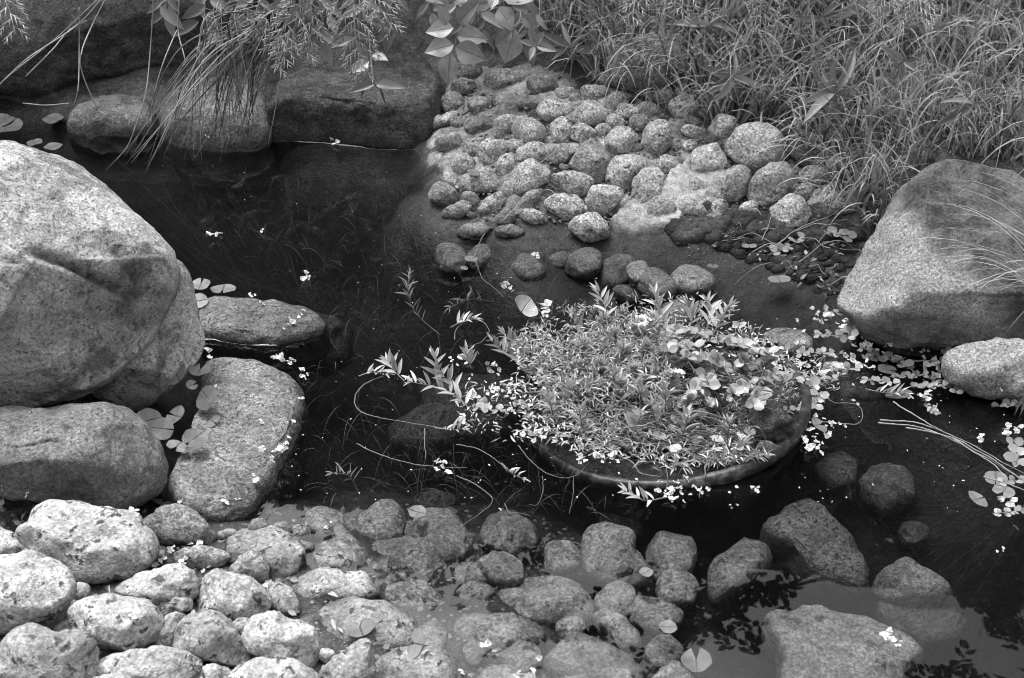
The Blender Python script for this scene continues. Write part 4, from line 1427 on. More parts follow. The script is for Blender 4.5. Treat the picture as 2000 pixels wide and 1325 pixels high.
def tuft(name, label, px, n, h, lean_to, lean=(0.4, 1.3), width=(.005, .011), r=0.035, mat=None, group='grass tufts on the bank', seed=0, at=None):
    p = ht(*px) if at is None else np.asarray(at, float)
    e = empty(name, tuple(p), label, 'grass', group)
    q = np.random.default_rng(seed + 900)
    for k in range(n):
        a = q.uniform(0, 6.28); rr = r * math.sqrt(q.random())
        root = p + [rr * math.cos(a), rr * math.sin(a), -0.008]
        ld = np.array([[lean_to[0] + q.normal() * 0.55, lean_to[1] + q.normal() * 0.55, 0.0]])
        V, F, T, U = blades(root[None], np.array([h * q.uniform(.6, 1.1)]), np.array([q.uniform(*width)]), ld, np.array([q.uniform(*lean)]), seed * 50 + k, 9)
        link('blade', mesh_np('blade', V, F, True, {'tint': np.full(len(V), q.random())}, U), mat or M_GRASS, e)
    return e


tuft('grass_tuft', 'thick grass tuft leaning over the speckled boulder top left', (1690, 400), 34, 0.24, (-.3, -.5), seed=1)
tuft('grass_tuft', 'grass tuft drooping over the last cobbles of the bank', (1640, 390), 26, 0.20, (-.9, -.5), (0.7, 1.6), seed=2)
tuft('grass_tuft', 'grass tuft beside the left edge of the speckled boulder', (1720, 440), 22, 0.20, (-.5, -.7), (.5, 1.5), seed=3)
tuft('grass_tuft', 'grass tuft behind the biggest cobble of the bank', (1490, 235), 24, 0.2, (.2, -.6), seed=4)
tuft('grass_tuft', 'grass tuft growing left of the half hidden round rock', (1120, 110), 26, 0.22, (-.8, -.6), (.4, 1.5), seed=5)
tuft('grass_tuft', 'grass tuft growing right of the half hidden round rock', (1360, 170), 30, 0.24, (-.3, -.6), (.3, 1.4), seed=6)
tuft('grass_tuft', 'grass tuft between bank cobbles and half hidden round rock', (1280, 215), 18, 0.16, (-.4, -.9), (.6, 1.6), (.002, .004), seed=7)
tuft('grass_tuft', 'tall grass tuft at the right edge above the boulder', (1960, 300), 30, 0.28, (-.2, -.5), (.2, 1.2), seed=8)
tuft('grass_tuft', 'drooping fine grass tuft between boulder and low pale rock', (2040, 610), 80, 0.42, (-1.3, -.1), (.7, 1.6), (.002, .0045), .06, seed=9, at=CAM + ray(2085, 628) * 2.27)
tuft('grass_tuft', 'small upright grass tuft at the foot of the speckled boulder', (1930, 650), 26, 0.10, (-.6, -.5), (.2, 1.3), (.003, .005), .05, seed=10, at=hz(1930, 655, 0.02))
tuft('grass_tuft', 'little grass tuft growing in front of the low pale rock', (1990, 800), 16, 0.13, (-.2, .1), (.1, 1.1), (.003, .005), .02, seed=11, at=hz(1992, 800, 0.0))
tuft('grass_tuft', 'grass tuft drooping over the dim cobble right of the biggest', (1580, 300), 24, 0.2, (-.5, -.8), (.8, 1.7), seed=12)
tuft('grass_tuft', 'grass tuft spreading above the last two bank cobbles', (1660, 340), 30, 0.22, (-.6, -.7), (.5, 1.7), seed=13)
tuft('grass_tuft', 'grass tuft behind the top of the speckled boulder', (1800, 325), 30, 0.2, (-.4, -.5), (.3, 1.5), seed=14)
tuft('grass_tuft', 'loose grass tuft over the upper bank cobbles', (1400, 235), 24, 0.2, (-.6, -.7), (.6, 1.7), seed=15)
# fans of broad bamboo-like blades
M_BAMBOO = foliage('broad_grass_leaf', 0.24, 0.35, 0.25, 0.4)
LANCE = [leaf_mesh('blade', 'lance', nl=8, nw=2, fold=0.25, droop=d, seed=i) for i, d in enumerate((0.05, 0.25, 0.5))]


def fan(label, px, tips, h=0.25, w=0.03):
    c = ht(*px)
    hub = c + np.array([0, -0.01, 0]) if h == 0 else None
    d = ray(*px); s = (ht(*px) - CAM) @ AF - h
    hub = CAM + d * s
    root = np.array([hub[0], hub[1] + 0.03, float(terrain(hub[0], hub[1] + 0.03)[0])])
    e = empty('bamboo_grass', tuple(root), label, 'plant', 'broad leaved grass shoots on the bank')
    mb = MB(); mb.tube(spline([root, (root + hub) / 2 + [0.004, 0, 0], hub], 8), (0.0025, 0.0018), 5, 0.6)
    link('stem', mb.mesh('stem'), M_GRASS, e)
    for (a, b) in tips:
        tp = CAM + ray(a, b) * (s + random.uniform(-0.04, 0.03))
        L = np.linalg.norm(tp - hub)
        link('blade', random.choice(LANCE), M_BAMBOO, e, frame(hub, tp, min(w, L * 0.22) * random.uniform(.8, 1.2), -ray(*px) + rng.normal(size=3) * 0.5))


fan('fan of broad grass leaves standing above the biggest cobble', (1632, 183), [(1568, 120), (1672, 95), (1700, 152), (1560, 198), (1566, 243), (1605, 210), (1675, 195), (1630, 110), (1602, 135), (1640, 240)])
fan('two bent broad leaves just behind the biggest cobble', (1482, 203), [(1437, 250), (1524, 228), (1440, 200), (1510, 185)], 0.08)
fan('broad leaf shoot pointing right at the top of the grass', (1605, 33), [(1546, 32), (1565, 57), (1712, 5), (1645, 0), (1660, 30), (1620, 60)])
fan('dim broad leaf shoot in the shadow at upper right', (1765, 120), [(1718, 88), (1812, 98), (1750, 130), (1790, 140), (1720, 120)])
fan('drooping broad leaves at the far right of the grass', (1900, 205), [(1850, 215), (1820, 250), (1930, 200), (1880, 240), (1840, 190)])
fan('broad leaf shoot between the grass and leafy shoot', (1115, 95), [(1052, 60), (1075, 120), (1040, 80), (1150, 60), (1180, 100), (1095, 40)])
fan('broad grass shoot above the half hidden round rock', (1385, 50), [(1310, 40), (1350, 100), (1430, 20), (1450, 70), (1380, 5), (1330, 75)])
fan('broad grass shoot right of the half hidden round rock', (1430, 150), [(1370, 130), (1400, 200), (1480, 130), (1500, 175), (1440, 90), (1370, 185)])

# sedge drooping into the water
def sedge(label, n, root, tips, mat, seed, r=(.0012, .0022), bow=0.10):
    q = np.random.default_rng(seed)
    p0 = at_y(*root)
    e = empty('sedge', tuple(p0), label, 'grass', 'sedges by the rocks')
    for k in range(n):
        a, b, Yt = tips[0] + (np.array(tips[1]) - tips[0]) * q.random() + q.normal(size=3) * [22, 16, .05]
        t = at_y(a, b, Yt)
        if t[2] < 0.004: t[2] = 0.004
        s0 = p0 + q.normal(size=3) * [.05, .03, .02]
        m = s0 * 0.55 + t * 0.45 + np.array([q.normal() * .03, -abs(q.normal()) * .02, bow * q.uniform(.3, 1.2)])
        c = spline([s0, m, t], 14)
        w = q.uniform(*r) * np.r_[np.linspace(.8, 1, 7), np.linspace(1, .25, 7)]
        mb = MB(); mb.tube(c, w, 4, q.random())
        link('blade', mb.mesh('blade'), mat, e)


sedge('large clump of sedge drooping into the water between rocks', 46, (500, 60, 3.02), np.array([(250, 325, 2.93), (470, 285, 3.0)]), M_GRASS, 1)
sedge('stiff sedge stems hanging straight beside the flat slab', 34, (520, 40, 3.05), np.array([(440, 270, 3.0), (512, 265, 3.02)]), M_GRASS, 2, bow=.05)
sedge('short sedge tuft fanning over the rounded grey rock', 30, (480, 20, 3.05), np.array([(360, 170, 3.0), (500, 190, 3.0)]), M_GRASS, 3, bow=.08)

# long dry stems over the dark slab, each a thing
for i, (pts, lab) in enumerate([
        ([(300, -10), (295, 80), (285, 180), (262, 255), (245, 292), (205, 335)], 'longest dry stem, running down past the small rock into water'),
        ([(205, -10), (150, 50), (60, 110), (20, 145), (-10, 175)], 'dry stem arching to the left edge over the dark slab'),
        ([(190, 0), (110, 75), (40, 130), (5, 160)], 'second dry stem arching left over the dark slab'),
        ([(205, 0), (180, 50), (160, 100), (160, 140), (190, 215)], 'bent dry stem above the small pale topped rock'),
        ([(155, 15), (155, 90), (153, 170), (145, 205)], 'upright dry stem on the dark slab'),
        ([(170, 40), (135, 60), (100, 100), (50, 150)], 'thin curved dry stem low on the dark slab'),
        ([(350, 0), (348, 60), (360, 110), (368, 150)], 'dry stem hanging in front of the rounded grey rock'),
        ([(420, 10), (400, 90), (392, 160)], 'slender dry stem hanging left of the sedge'),
        ([(400, 30), (385, 110), (385, 160)], 'short dry stem beside the sedge'),
        ([(345, 60), (320, 120), (300, 190), (295, 240)], 'faint dry stem between the two waterline rocks'),
        ([(135, 202), (90, 206), (45, 202)], 'short stem lying at the foot of the dark slab')]):
    mb = MB()
    mb.tube(spline([at_y(a, b, 3.12 + 0.1 * (b < 100) - (0.05 * (b > 250))) for a, b in pts], 40), 0.0018, 5, 0.5 + 0.4 * (i % 2))
    props(link('dry_stem', mb.mesh('dry_stem'), M_STRAW), lab, 'stem', 'dry stems over the rocks')

# ================================================================== broad leaved shoots at the top
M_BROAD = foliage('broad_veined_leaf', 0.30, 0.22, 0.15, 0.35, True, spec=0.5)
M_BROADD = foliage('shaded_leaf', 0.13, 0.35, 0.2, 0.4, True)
OVATE = [leaf_mesh('leaf', 'ovate', nl=10, nw=6, fold=0.22, droop=d, wave=0.03, seed=i) for i, d in enumerate((0.1, 0.3))]


def leafy(name, label, Y, stem, leaves, mat, meshes=OVATE, aspect=0.62, jitter=0.03, cat='plant', group=None, rs=0.0022):
    root = at_y(*stem[0], Y + 0.1)
    e = empty(name, tuple(root), label, cat, group)
    mb = MB(); mb.tube(spline([root] + [at_y(a, b, Y) for a, b in stem[1:]], 24), rs, 6, 0.5)
    link('stem', mb.mesh('stem'), M_GRASS, e)
    for lf in leaves:
        (a, b), (c, d) = lf[0], lf[1]
        y0 = Y + random.uniform(-jitter, jitter)
        p0, p1 = at_y(a, b, y0), at_y(c, d, y0 - random.uniform(0.0, 0.05))
        L = np.linalg.norm(p1 - p0)
        asp = lf[2] if len(lf) > 2 else aspect
        nr = -ray(a, b) + np.array([0, 0, 0.4]) + rng.normal(size=3) * 0.25
        link('leaf', random.choice(meshes), mat, e, frame(p0, p1, L * asp, nr))
    return e


leafy('leafy_shoot', 'bright broad leaved shoot hanging over slab and cobbles', 3.02,
      [(885, -30), (905, 40), (890, 80), (880, 130)],
      [((886, 55), (830, 63), .66), ((892, 70), (952, 75), .66), ((886, 88), (829, 100), .72), ((890, 92), (948, 118), .7), ((880, 104), (872, 168), .66), ((872, 50), (858, 10), .55), ((895, 45), (930, 5), .5)], M_BROAD)
leafy('leafy_shoot', 'broad leaved shoot at the top edge right of the bright one', 3.1,
      [(960, -40), (975, -10), (985, 10)],
      [((975, 15), (1000, 58), .8), ((985, -5), (1042, 0), .6), ((965, -5), (960, 15), .7), ((1000, 12), (1038, 18), .5), ((960, 5), (905, 10), .5)], M_BROAD)
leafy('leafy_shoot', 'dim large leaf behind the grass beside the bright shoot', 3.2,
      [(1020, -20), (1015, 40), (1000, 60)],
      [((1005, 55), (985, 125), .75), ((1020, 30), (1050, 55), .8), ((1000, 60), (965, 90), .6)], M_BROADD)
leafy('leafy_shoot', 'small pale shoot at the edge of grass and cobbles', 3.05,
      [(1040, 60), (1045, 90), (1042, 110)],
      [((1045, 85), (1035, 46), .4), ((1045, 88), (1090, 100), .35), ((1045, 90), (1015, 78), .35), ((1042, 92), (1035, 116), .4), ((1046, 90), (1062, 62), .35)], M_BROAD)
shade = []
for i in range(12):
    sx = 330 + i * 62 + random.randint(-18, 18)
    sy = random.choice((-40, -25, -30))
    ey = random.choice((25, 55, 80))
    lv = []
    for k in range(7):
        t = (k + 0.6) / 7
        a, b = sx + 12 * math.sin(i + k), sy + (ey - sy) * t
        side = 1 if k % 2 else -1
        L = random.uniform(34, 62)
        an = random.uniform(0.2, 1.2)
        lv.append(((a, b), (a + side * L * math.cos(an), b + L * math.sin(an)), random.uniform(.3, .45)))
    lv.append(((sx, ey), (sx + random.uniform(-20, 20), ey + 50), .4))
    shade.append((sx, sy, ey, lv))
where = ['right of the dark slab corner', 'over the rounded grey rock', 'left of the sedge', 'above the sedge', 'between sedge and flat slab', 'above the left of the flat slab',
         'behind the hanging cypress sprays', 'above the middle of the flat slab', 'left of the bright broad leaves', 'just behind the bright broad leaves', 'between the bright shoot and top right leaves', 'above the dim large leaf']
for i, (sx, sy, ey, lv) in enumerate(shade):
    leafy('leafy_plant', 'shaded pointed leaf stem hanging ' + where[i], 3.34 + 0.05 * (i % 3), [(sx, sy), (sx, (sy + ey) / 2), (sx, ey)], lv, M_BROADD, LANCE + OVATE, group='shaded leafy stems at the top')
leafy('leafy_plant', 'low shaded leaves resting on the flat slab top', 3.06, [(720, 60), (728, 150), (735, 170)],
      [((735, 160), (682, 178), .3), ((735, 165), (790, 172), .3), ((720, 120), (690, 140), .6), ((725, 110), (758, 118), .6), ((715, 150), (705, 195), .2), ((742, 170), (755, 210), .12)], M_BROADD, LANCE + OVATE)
for i, (a, b, sc_, lab) in enumerate([(1850, 60, 1.0, 'wide dark leaves added to shade the top right corner'), (1960, 40, 1.0, 'dark leafy stem added for shade in the top right corner'), (1740, 30, .8, 'dark leaf stem added for shade above the grass fan'), (1890, 130, .7, 'dim leaf stem added for shade deep in the right grass')]):  # dark plants added to deepen the shade over this grass corner
    lv = []
    for k in range(9):
        an = k * 2.4 + i
        L = random.uniform(40, 70) * sc_
        lv.append(((a + random.uniform(-20, 20), b + random.uniform(-40, 30)), (a + L * math.cos(an), b + L * 0.6 * math.sin(an)), .32))
    leafy('leafy_plant', lab, 3.25, [(a, b - 90), (a, b - 30), (a, b + 10)], lv, M_BROADD, LANCE, group='shaded leafy stems at the top')
leafy('leafy_plant', 'white tipped pair of leaves at the top right edge', 2.95, [(1910, -60), (1915, -30), (1920, -10)], [((1890, -20), (1896, 10), .5), ((1950, -25), (1936, 14), .5)], foliage('pale_leaf', 0.5, 0.1, 0.2, 0.4), OVATE)

# ------------------------------------------------------------------ cypress sprays
M_CYP = foliage('cypress_needles', 0.32, 0.3, 0.1, 0.5, tint=True)


def spray(label, Y, px0, px1, n, spread, seed):
    """drooping cypress spray: axis with ranked side shoots, each carrying short scale-leaf twigs"""
    r = random.Random(seed)
    p0, p1 = at_y(*px0, Y + 0.03), at_y(*px1, Y - 0.04)
    e = empty('cypress_spray', tuple(p0), label, 'conifer spray', 'cypress sprays hanging from above')
    side0 = at_y(px0[0] + 100, px0[1], Y) - at_y(*px0, Y)
    side0 /= np.linalg.norm(side0)
    ax = spline([p0, (p0 + p1) / 2 + side0 * 0.015 * r.uniform(-1, 1), p1], 24)
    mb = MB(); mb.tube(ax, (0.0022, 0.0010), 5, 0.3)
    link('stem', mb.mesh('stem'), M_CYP, e)
    down = (p1 - p0) / np.linalg.norm(p1 - p0)
    dep = np.cross(side0, down)
    k = at_y(px0[0] + spread, px0[1], Y) - at_y(*px0, Y)
    SP = np.linalg.norm(k)
    for i in range(n):
        t = (i + 0.5) / n
        c = ax[int(t * 23)]
        sg = 1 if i % 2 else -1
        L = SP * (1.0 - 0.65 * t) * r.uniform(.7, 1.1)
        dr = side0 * sg * 0.8 + down * 0.75 + dep * r.uniform(-.5, .5)
        dr /= np.linalg.norm(dr)
        q = spline([c, c + dr * L * 0.55, c + dr * L * 0.9 + down * L * 0.25], 9)
        m = MB(); m.tube(q, (0.0014, 0.0008), 4, r.random())
        ns = max(4, int(L / 0.007))
        for j in range(ns):
            u = (j + 0.6) / ns
            b = q[min(8, int(u * 8))]
            l2 = 0.026 * (1.1 - 0.7 * u) * r.uniform(.7, 1.2)
            d2 = dr * 0.75 + np.cross(dr, dep) * (0.6 if j % 2 else -0.6) + down * 0.35 + dep * r.uniform(-.3, .3)
            d2 /= np.linalg.norm(d2)
            m.tube([b, b + d2 * l2 * 0.55, b + d2 * l2 + down * 0.002], [0.0017, 0.0016, 0.0008], 4, r.random())
        link('side_shoot', m.mesh('side_shoot'), M_CYP, e)
    return e


spray('large cypress spray hanging left of the bright leaves', 2.98, (625, -40), (530, 100), 12, 95, 1)
spray('cypress spray hanging in the middle of the top left', 2.98, (600, -30), (600, 110), 12, 70, 2)
spray('cypress spray reaching lowest over the flat slab', 2.9, (690, -30), (708, 150), 15, 95, 3)
spray('cypress spray just left of the bright broad leaves', 2.95, (730, -30), (770, 60), 9, 75, 4)
spray('short cypress spray touching the top left of the slab', 2.95, (565, 60), (545, 140), 8, 50, 5)
spray('cypress spray in the top left corner', 2.9, (-10, -40), (30, 70), 9, 80, 6)
spray('small cypress spray above the half hidden round rock', 2.98, (1250, -30), (1235, 40), 8, 60, 7)
spray('cypress spray hanging left of the top grass shoot', 2.95, (1500, -30), (1485, 55), 9, 60, 8)
spray('cypress spray hanging right of the top grass shoot', 2.95, (1730, -30), (1722, 60), 9, 75, 9)
spray('cypress spray hanging near the top right corner', 2.95, (1790, -30), (1800, 40), 8, 85, 10)
spray('tiny cypress spray at the top edge above the grass', 2.98, (1340, -30), (1330, 30), 6, 55, 11)

# ================================================================== sunken pot and its plants
PC = hz(1300, 781, -0.020)
PN = np.array([-0.15, 0.11, 0.98]); PN /= np.linalg.norm(PN)
PX = np.cross([0, 1, 0], PN); PX /= np.linalg.norm(PX)
PY = np.cross(PN, PX)
PR = 0.302


def hp(px, py, h=0.0):
    """point on the plane of the pot rim, h above it"""
    d = ray(px, py)
    o = PC + PN * h
    return CAM + d * (((o - CAM) @ PN) / (d @ PN))


g = G('old_black_plastic')
v = g.objcoord(False)
n1 = g.noise(v, 30, 5, 0.65); n2 = g.noise(v, 9, 4, 0.6)
c = g.math('MULTIPLY', g.ramp(n2, 0.4, 0.65, 0.025, 0.07), g.ramp(n1, 0.35, 0.7, 0.6, 1.9))
M_POT = g.finish(c, g.ramp(n1, 0.3, 0.7, 0.25, 0.55), g.bump(n1, 0.3, 0.004), 0.5)
g = G('silt_crusted_rim')
v = g.objcoord(False)
n1 = g.noise(v, 45, 5, 0.65)
M_RIM = g.finish(g.ramp(n1, 0.45, 0.7, 0.015, 0.10), 0.45, g.bump(n1, 0.4, 0.004), 0.4)
M_SOIL = earth('pot_soil', 0.06, 0.5, 1.5, 1.0, False)


def lathe(profile, n=96, wob=0.006, seed=3):
    V, F = [], []
    m = len(profile)
    for i in range(n):
        a = 2 * math.pi * i / n
        w = 1 + wob * math.sin(2 * a + 1) + wob * 0.5 * math.sin(5 * a)
        for r, z in profile:
            V.append(PX * math.cos(a) * r * w + PY * math.sin(a) * r * w + PN * z)
    for i in range(n):
        j = (i + 1) % n
        for k in range(m - 1):
            F.append((i * m + k, j * m + k, j * m + k + 1, i * m + k + 1))
    return V, F


pot = empty('plant_pot', tuple(PC - PN * 0.28), 'wide black plastic pot tilted in the pond and overflowing with plants', 'plant pot')
MP = Matrix.Translation(Vector(PC))
V, F = lathe([(0.0, -0.28), (0.20, -0.28), (0.225, -0.26), (0.285, -0.075), (0.292, -0.035), (0.2935, -0.029)])
link('bowl', mesh_np('bowl', V, F), M_POT, pot, MP)
V, F = lathe([(0.2925, -0.030), (0.3, -0.0295), (0.304, -0.026), (0.306, -0.012), (0.303, -0.002), (0.296, 0.001), (0.289, 0.0), (0.285, -0.004), (0.281, -0.06), (0.27, -0.1)])
link('rim', mesh_np('rim', V, F), M_RIM, pot, MP)
prof = [(r, -0.022 + 0.004 * math.sin(r * 60) + 0.02 * math.exp(-((r - 0.1) / 0.09) ** 2)) for r in np.linspace(0.0, 0.284, 22)]
V, F = lathe(prof)
V = np.array(V); V = V + PN * (0.009 * fbm(V * 30, 3, 5))[:, None]
link('soil', mesh_np('soil', V, F), M_SOIL, pot, MP)
# lump of root-bound soil and the stone inside the rim
st = stone('soil_lump', ell(1508, 828, 88, 84), M_SOIL, None, at=float((hp(1505, 840, 0.01) - CAM) @ AF), d=0.7, lift=0.2, cuts=0, amp=0.2, fine=0.012, sub=5)
props(st, 'dark root bound soil lump inside the right rim of the pot', 'soil lump')
st = stone('stone', ell(1495, 878, 42, 32), M_COBBLE_DIM, None, at=float((hp(1495, 878, 0.0) - CAM) @ AF), d=0.7, lift=0.2, cuts=1, amp=0.05, fine=0.003)
props(st, 'smooth oval stone lying inside the front rim of the pot', 'stone')

M_POTLEAF = foliage('narrow_water_plant_leaf', 0.44, 0.35, 0.2, 0.4)
M_POTMASS = foliage('pot_weed_leaf', 0.42, 0.6, 0.2, 0.45, tint=True)
M_MONEY = foliage('moneywort_leaf', 0.28, 0.25, 0.2, 0.35)
M_FLOAT = foliage('floating_moneywort_leaf', 0.15, 0.5, 0.15, 0.45)
M_PENNY = foliage('pennywort_leaf', 0.38, 0.15, 0.2, 0.35)
M_STEM = foliage('pale_water_stem', 0.14, 0.3, 0.1, 0.5, tint=True)
M_FEATHER = foliage('feathery_water_plant', 0.46, 0.35, 0.2, 0.5, tint=True)
M_PAD = foliage('lily_leaf', 0.16, 0.22, 0.1, 0.5, True, spec=0.5)
M_PETAL = foliage('white_petal', 0.82, 0.12, 0.25, 0.55, tint=True)
M_PETAL_OLD = foliage('browned_petal', 0.5, 0.4, 0.2, 0.6, tint=True)
M_SCRAP = foliage('dead_leaf_scrap', 0.2, 0.7, 0.05, 0.7, tint=True)
M_WEED = foliage('drowned_weed', 0.08, 0.5, 0.1, 0.6, tint=True)
LSM = leaf_shape('lance', 4, 2, 0.25, 0.25)
SPOON = [leaf_mesh('leaf', 'spoon', nl=6, nw=4, fold=0.12, droop=d, seed=i) for i, d in enumerate((-0.1, 0.15, 0.3))]
LANCE_S = [leaf_mesh('leaf', 'lance', nl=6, nw=2, fold=0.25, droop=d, seed=i) for i, d in enumerate((-0.15, 0.15, 0.4))]
UP = np.array([0, 0, 1.0])


def px_in(poly, n):
    xs = [p[0] for p in poly]; ys = [p[1] for p in poly]
    out = []
    while len(out) < n:
        a, b = rng.uniform(min(xs), max(xs), n * 3), rng.uniform(min(ys), max(ys), n * 3)
        k = in_poly(a, b, poly)
        out += list(zip(a[k], b[k]))
    return out[:n]


# low tangle of narrow leaves in the left and front of the pot: nobody could count it
parts = []
for poly, n, hmax, L, W, upb in (
        ([(1040, 770), (1090, 720), (1200, 690), (1330, 740), (1380, 820), (1440, 890), (1350, 918), (1230, 908), (1120, 880), (1060, 835)], 2100, 0.05, (.009, .028), (.002, .004), 0.2),
        ([(1000, 720), (1060, 670), (1200, 640), (1300, 620), (1330, 700), (1290, 770), (1140, 770), (1060, 770)], 1900, 0.11, (.009, .026), (.002, .004), 0.6),
        ([(1290, 620), (1400, 610), (1500, 660), (1570, 720), (1560, 780), (1440, 800), (1330, 790)], 1100, 0.08, (.008, .022), (.0025, .005), 0.5),
        ([(1380, 790), (1480, 790), (1460, 880), (1400, 905), (1340, 895)], 700, 0.025, (.009, .022), (.002, .004), 0.2)):
    pp = px_in(poly, n)
    P = np.array([hp(a, b, -0.015 + hmax * random.random() ** 1.5) for a, b in pp])
    P[:, 2] = np.maximum(P[:, 2], 0.001)
    dr = rng.normal(size=(n, 3)) * [1, 1, 0.35] + [0, 0, upb]
    parts.append(scatter_leaves(LSM, P, dr, rng.uniform(*L, n), rng.uniform(*W, n), rng.normal(size=(n, 3)) * 0.5 + UP, rng.random(n)))
for poly, n in (([(985, 745), (1060, 730), (1130, 800), (1210, 890), (1150, 895), (1050, 850)], 520), ([(880, 760), (990, 740), (1060, 850), (1010, 870), (900, 830)], 150),
                ([(1540, 700), (1640, 690), (1650, 760), (1570, 800)], 170), ([(1000, 660), (1060, 640), (1100, 700), (1010, 730)], 200), ([(1230, 885), (1400, 905), (1500, 890), (1540, 850), (1500, 880), (1350, 900)], 420)):
    pp = px_in(poly, n)
    P = np.array([hz(a, b, 0.003 + 0.02 * random.random() ** 2) if b < 885 or a < 1220 else hp(a, b, 0.012 * random.random()) for a, b in pp])
    parts.append(scatter_leaves(LSM, P, rng.normal(size=(n, 3)) * [1, 1, 0.3] + [0, 0, .1], rng.uniform(.008, .022, n), rng.uniform(.002, .0045, n), rng.normal(size=(n, 3)) * 0.5 + UP, rng.random(n)))
o = mass('pot_weed', parts, M_POTMASS)
props(o, 'dense tangle of narrow leaved water weed filling the pot', kind='stuff')
mb = MB()
for k in range(30):
    t = random.random()
    a0 = (1000 + 90 * t + random.uniform(-12, 12), 745 + 25 * t + random.uniform(-14, 14))
    a2 = (1230 + 130 * t + random.uniform(-30, 30), 895 - 30 * t + random.uniform(-14, 6))
    a1 = ((a0[0] + a2[0]) / 2 + random.uniform(-45, 45), (a0[1] + a2[1]) / 2 + random.uniform(-34, 34))
    h = random.uniform(0.005, 0.03)
    mb.tube(spline([hp(*a0, 0.004), hp(*a1, h), hp(*a2, h * 0.5 - .005)], 14), random.uniform(.0008, .0016), 4, random.random())
for k in range(240):
    a, b = px_in([(1080, 720), (1300, 690), (1480, 760), (1480, 880), (1350, 900), (1150, 860)], 1)[0]
    an, L = random.uniform(0, 6.28), random.uniform(40, 110)
    c_, d_ = a + math.cos(an) * L, b + math.sin(an) * L * 0.5
    if not (1020 < c_ < 1540 and 640 < d_ < 895): continue
    h = random.uniform(.01, .05)
    mb.tube(spline([hp(a, b, 0.0), hp((a + c_) / 2, (b + d_) / 2 - 8, h), hp(c_, d_, h * 0.7)], 10), random.uniform(.0006, .0013), 4, random.random())
for k in range(70):
    a, b = px_in([(1060, 700), (1300, 640), (1500, 720), (1500, 860), (1330, 880), (1130, 830)], 1)[0]
    an, L = random.uniform(0, 6.28), random.uniform(60, 150)
    c_, d_ = a + math.cos(an) * L, b + math.sin(an) * L * 0.55
    if not (1000 < c_ < 1580 and 630 < d_ < 900): continue
    h = random.uniform(.05, .11)
    mb.tube(spline([hp(a, b, 0.0), hp((a + c_) / 2 + random.uniform(-15, 15), (b + d_) / 2 - 14, h), hp(c_, d_, h * random.uniform(.3, .9))], 14), random.uniform(.0008, .0015), 4, .5 + .5 * random.random())
props(link('tangled_stems', mb.mesh('tangled_stems'), M_STEM), 'matted pale stems lying through the pot weed', kind='stuff')


def shoot(label, pts, n, L, W, h0=0.0, h1=0.05, mat=None, plane=hp, spread=0.9, meshes=LANCE_S, name='water_plant', tip=4, r=0.0016, group='leafy shoots of the pot plants', seed=0):
    """a stem with leaves set round it, thickest at the tip"""
    q = random.Random(seed * 31 + 5)
    m = len(pts)
    W3 = [plane(a, b, h0 + (h1 - h0) * i / max(1, m - 1)) for i, (a, b) in enumerate(pts)]
    c = spline(W3, 26)
    e = empty(name, tuple(c[0]), label, 'water plant', group)
    mb = MB(); mb.tube(c, (r, r * 0.6), 5, 0.6)
    link('stem', mb.mesh('stem'), M_STEM, e)
    k_px = float((c[-1] - CAM) @ AF) / FPX
    for i in range(n):
        f = 0.25 + 0.75 * (i + 0.5) / n
        j = min(24, int(f * 25))
        tg = c[j + 1] - c[j]; tg /= np.linalg.norm(tg) + 1e-9
        a = i * 2.4 + q.random()
        s = np.cross(tg, UP); s /= np.linalg.norm(s) + 1e-9
        t2 = np.cross(s, tg)
        dr = tg * (1.1 - 0.5 * spread) + (s * math.cos(a) + t2 * abs(math.sin(a))) * spread + UP * 0.15
        l = q.uniform(*L) * k_px * (0.75 + 0.5 * math.sin(f * 3.0))
        dr /= np.linalg.norm(dr)
        link('leaf', q.choice(meshes), mat or M_POTLEAF, e, frame(c[j], c[j] + dr * l, l * W, UP + t2 * 0.6))
    for i in range(tip):
        a = i * 6.28 / max(1, tip) + q.random()
        tg = c[-1] - c[-2]; tg /= np.linalg.norm(tg)
        s = np.cross(tg, UP); s /= np.linalg.norm(s) + 1e-9
        t2 = np.cross(s, tg)
        dr = tg * 0.9 + (s * math.cos(a) + t2 * math.sin(a)) * 0.45
        dr /= np.linalg.norm(dr)
        l = q.uniform(*L) * k_px * 0.8
        link('leaf', q.choice(meshes), mat or M_POTLEAF, e, frame(c[-1], c[-1] + dr * l, l * W, t2))
    return e


def sz(px, py, h=0.0): return hz(px, py, 0.004 + h)


